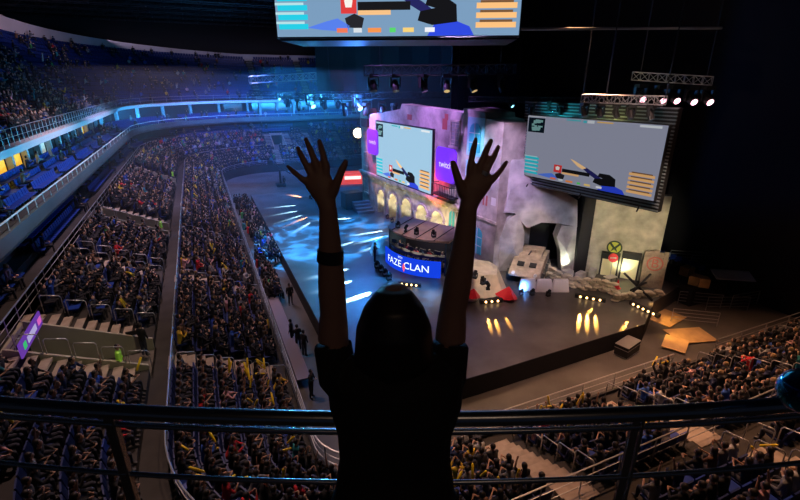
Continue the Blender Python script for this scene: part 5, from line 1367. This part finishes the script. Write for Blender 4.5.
# set wall washes
spot('wall_purple', (9, 34, 27), SW.p(17.2, 10.2), 62000, (.55, .25, 1), 34, .8, .2)
spot('wall_red', (11, 49, 22), SW.p(3.5, 10.5), 30000, (1, .04, .12), 22, .8, .2)
spot('wall_red', (12, 35, 3.2), SW.p(16.4, 6.5), 7000, (1, .05, .05), 30, .8, .2)
spot('wall_lilac', (9, 44, 27), SW.p(8, 12), 16000, (.6, .3, 1), 40, .8, .2)
spot('tower_wash', (11, 20, 20), SW.p(22.6, 9), 20000, (.74, .52, 1), 36, .8, .2)
spot('tower_teal', (15, 22, 16), SW.p(21.8, 10.4), 3500, (.1, .9, 1), 14, .8, .2)
for c, r in arches: 
    spot('arch_back', SW.p(c, SZ+.2, -.5), SW.p(c, 4.4, -1.4), 240, (1, .92, .66), 120, .9, .1); spot('arch_light', SW.p(c, SZ+.15, .9), SW.p(c, 6.0, -.1), 420, (1, .80, .38), 90, .9, .1)
for u in (17.5, 19.3): spot('arch_light', SW.p(u, SZ+.15, 1.1), SW.p(u, 6.0, 0), 700, (1, .78, .25), 90, .9, .1)
spot('desk_top', (12, 26, 16), (14.9, 30.6, 3), 3800, (1, .60, .48), 22, .6, .1)
spot('mound_top', (15, 20, 16), (17.8, 25.4, 2), 4500, (1, .82, .62), 24, .6, .1)
spot('apc_top', (19, 20, 17), (22.4, 26.3, 2), 4500, (1, .80, .62), 22, .6, .1)
spot('apc_blue', (19.6, 23.2, 1.5), (21.4, 25.4, 1.6), 300, (.1, .35, 1), 100, .8, .1)
spot('rock_wash', (17, 14, 13), RK.p(3.4, 3.2), 3000, (.62, .66, 1), 34, .7, .2)
spot('rock_lit', RK.p(5.0, 1.5, 1.0), RK.p(5.2, 4, .1), 500, (.95, 1, .75), 90, .8, .1)
spot('wall_wash', (20.5, 13.5, 6.5), PW.p(2.6, 4.6), 4200, (1, .84, .55), 40, .7, .2)
for u in (.9, 2.9): spot('door_light', PW.p(u, 1.5, .9), PW.p(u, 3.0, 0), 260, (1, 1, .55), 90, .8, .1)
spot('sand_wash', (22, 14, 15), (26, 21.5, 1.5), 3000, (1, .74, .5), 32, .7, .2)
spot('stage_soft', (16, 12, 22), (20, 20, 1), 6500, (1, .54, .42), 56, .8, .3)
# house light over the stands
spot('house_near', (14, 14, 25), (16, 7, 3), 10000, (1, .48, .26), 66, .7, .6)
spot('house_near', (24, 16, 25), (25, 8, 3), 15000, (1, .46, .24), 62, .7, .6)
spot('house_near', (5, 17, 25), (3, 12, 3), 3500, (1, .60, .40), 50, .7, .6)
spot('house_left', (-2, 25, 26), (-4, 22, 3), 8500, (1, .62, .52), 80, .7, .6)
spot('house_left', (-2, 42, 26), (-4, 42, 3), 17000, (.92, .62, .78), 80, .7, .6)
spot('house_left', (-2, 60, 26), (-4, 62, 3), 22000, (.72, .55, 1), 80, .7, .6)
spot('house_far', (6, 78, 27), (4, 86, 3), 14000, (.65, .45, 1), 90, .8, .6)
spot('vom_light', (1, 12, 17), (-5, 21.5, 4), 1300, (1, .85, .55), 26, .8, .3)
spot('pit_warm', (20, 22, 20), (18, 14.2, 0), 7000, (1, .50, .26), 50, .8, .3)
spot('pit_warm', (9, 24, 20), (9, 14.2, 0), 4500, (1, .60, .38), 34, .8, .3)
spot('near_aisle', (22, 20, 12), (20, 8, 3.4), 3000, (1, .50, .25), 60, .8, .3)
strip_fill((-15, 66, 24.2), (-23, 72, 23.6), 380, (.95, .62, .80), 34, .8, 70)  # added fill for the pale outer wall, no fixture there
strip_fill((4, 100, 22.5), (4, 109, 21), 120, (.75, .6, .9), 40, .8, 70)
spot('roof_blue', (4, 60, 17), (-6, 80, 28), 2500, (.1, .5, 1), 100, .8, .5)
area('booth_light', DK.p(DK.L/2, 3.85, -1.3), DK.p(DK.L/2, 2, -1.2), 90, (1, .8, .65), 4.5, .4)
spot('louvre_light', pL+SU*2+SN*1.5+Vector((0, 0, 13.0)), pL+SU*3+Vector((0, 0, 13.7)), 160, (.05, .8, .9), 120, .9, .1)
spot('louvre_light', pL+SU*6+SN*1.5+Vector((0, 0, 13.0)), pL+SU*6.5+Vector((0, 0, 13.7)), 90, (.9, .8, .25), 110, .9, .1)
spot('truss_light', at_d(640, 120, 20), at_d(650, 90, 25), 500, (1, .75, .65), 60, .9, .2)
# thin stage haze hanging over the far half of the hall
hz = MB(); hz.box((-8, 72, 9.3), (88, 76, 14.4)); hzm = bpy.data.materials.new('stage_haze'); hzm.use_nodes = True; nt = hzm.node_tree; nt.nodes.clear()
vs_ = nt.nodes.new('ShaderNodeVolumeScatter'); vs_.inputs['Density'].default_value = .0022; vs_.inputs['Anisotropy'].default_value = .3; vs_.inputs['Color'].default_value = (.8, .9, 1, 1)
oo = nt.nodes.new('ShaderNodeOutputMaterial'); nt.links.new(vs_.outputs[0], oo.inputs['Volume'])
tag(hz.build('stage_haze', hzm), 'thin bluish stage haze filling the air at the far end of the hall', 'haze', kind='stuff')
spot('blue_lamp_beam', at_d(357, 95, 48), at_d(390, 250, 1.2), 14000, (.12, .45, 1), 6, .5, .3)
spot('cyan_lamp_beam', at_d(310, 95, 54), at_d(390, 250, 1.2), 14000, (.1, .65, 1), 6, .5, .3)
for x_, y_ in ((668, 322), (676, 338)): q_ = at_z(x_, y_, .1); spot('ply_light', q_+Vector((-1.2, 1.2, 2.2)), q_, 420, (1, .5, .12), 50, .9, .05)
area('added_rail_fill', CAMF(.6, -2.6, 3.2), CAMF(0, 1, -1), 9, (1, .66, .45), 3, .4)  # unseen fill added behind the lens to lift the rail and arms
for x_, y_, d_, e_, c_ in ((310, 96, 55.2, 2600, (.05, .45, 1)), (357, 98, 49.2, 3600, (.04, .25, 1)), (278, 96, 61.2, 700, (.05, .5, 1))):
    l = bpy.data.lights.new('lamp_glow', 'POINT'); l.energy = e_; l.color = c_; l.shadow_soft_size = .25
    o = bpy.data.objects.new('lamp_glow', l); COL.objects.link(o); o.location = at_d(x_, y_, d_)
SC.view_settings.view_transform = 'Standard'; SC.view_settings.look = 'None'; SC.view_settings.gamma = 1
SC.view_settings.exposure = 0
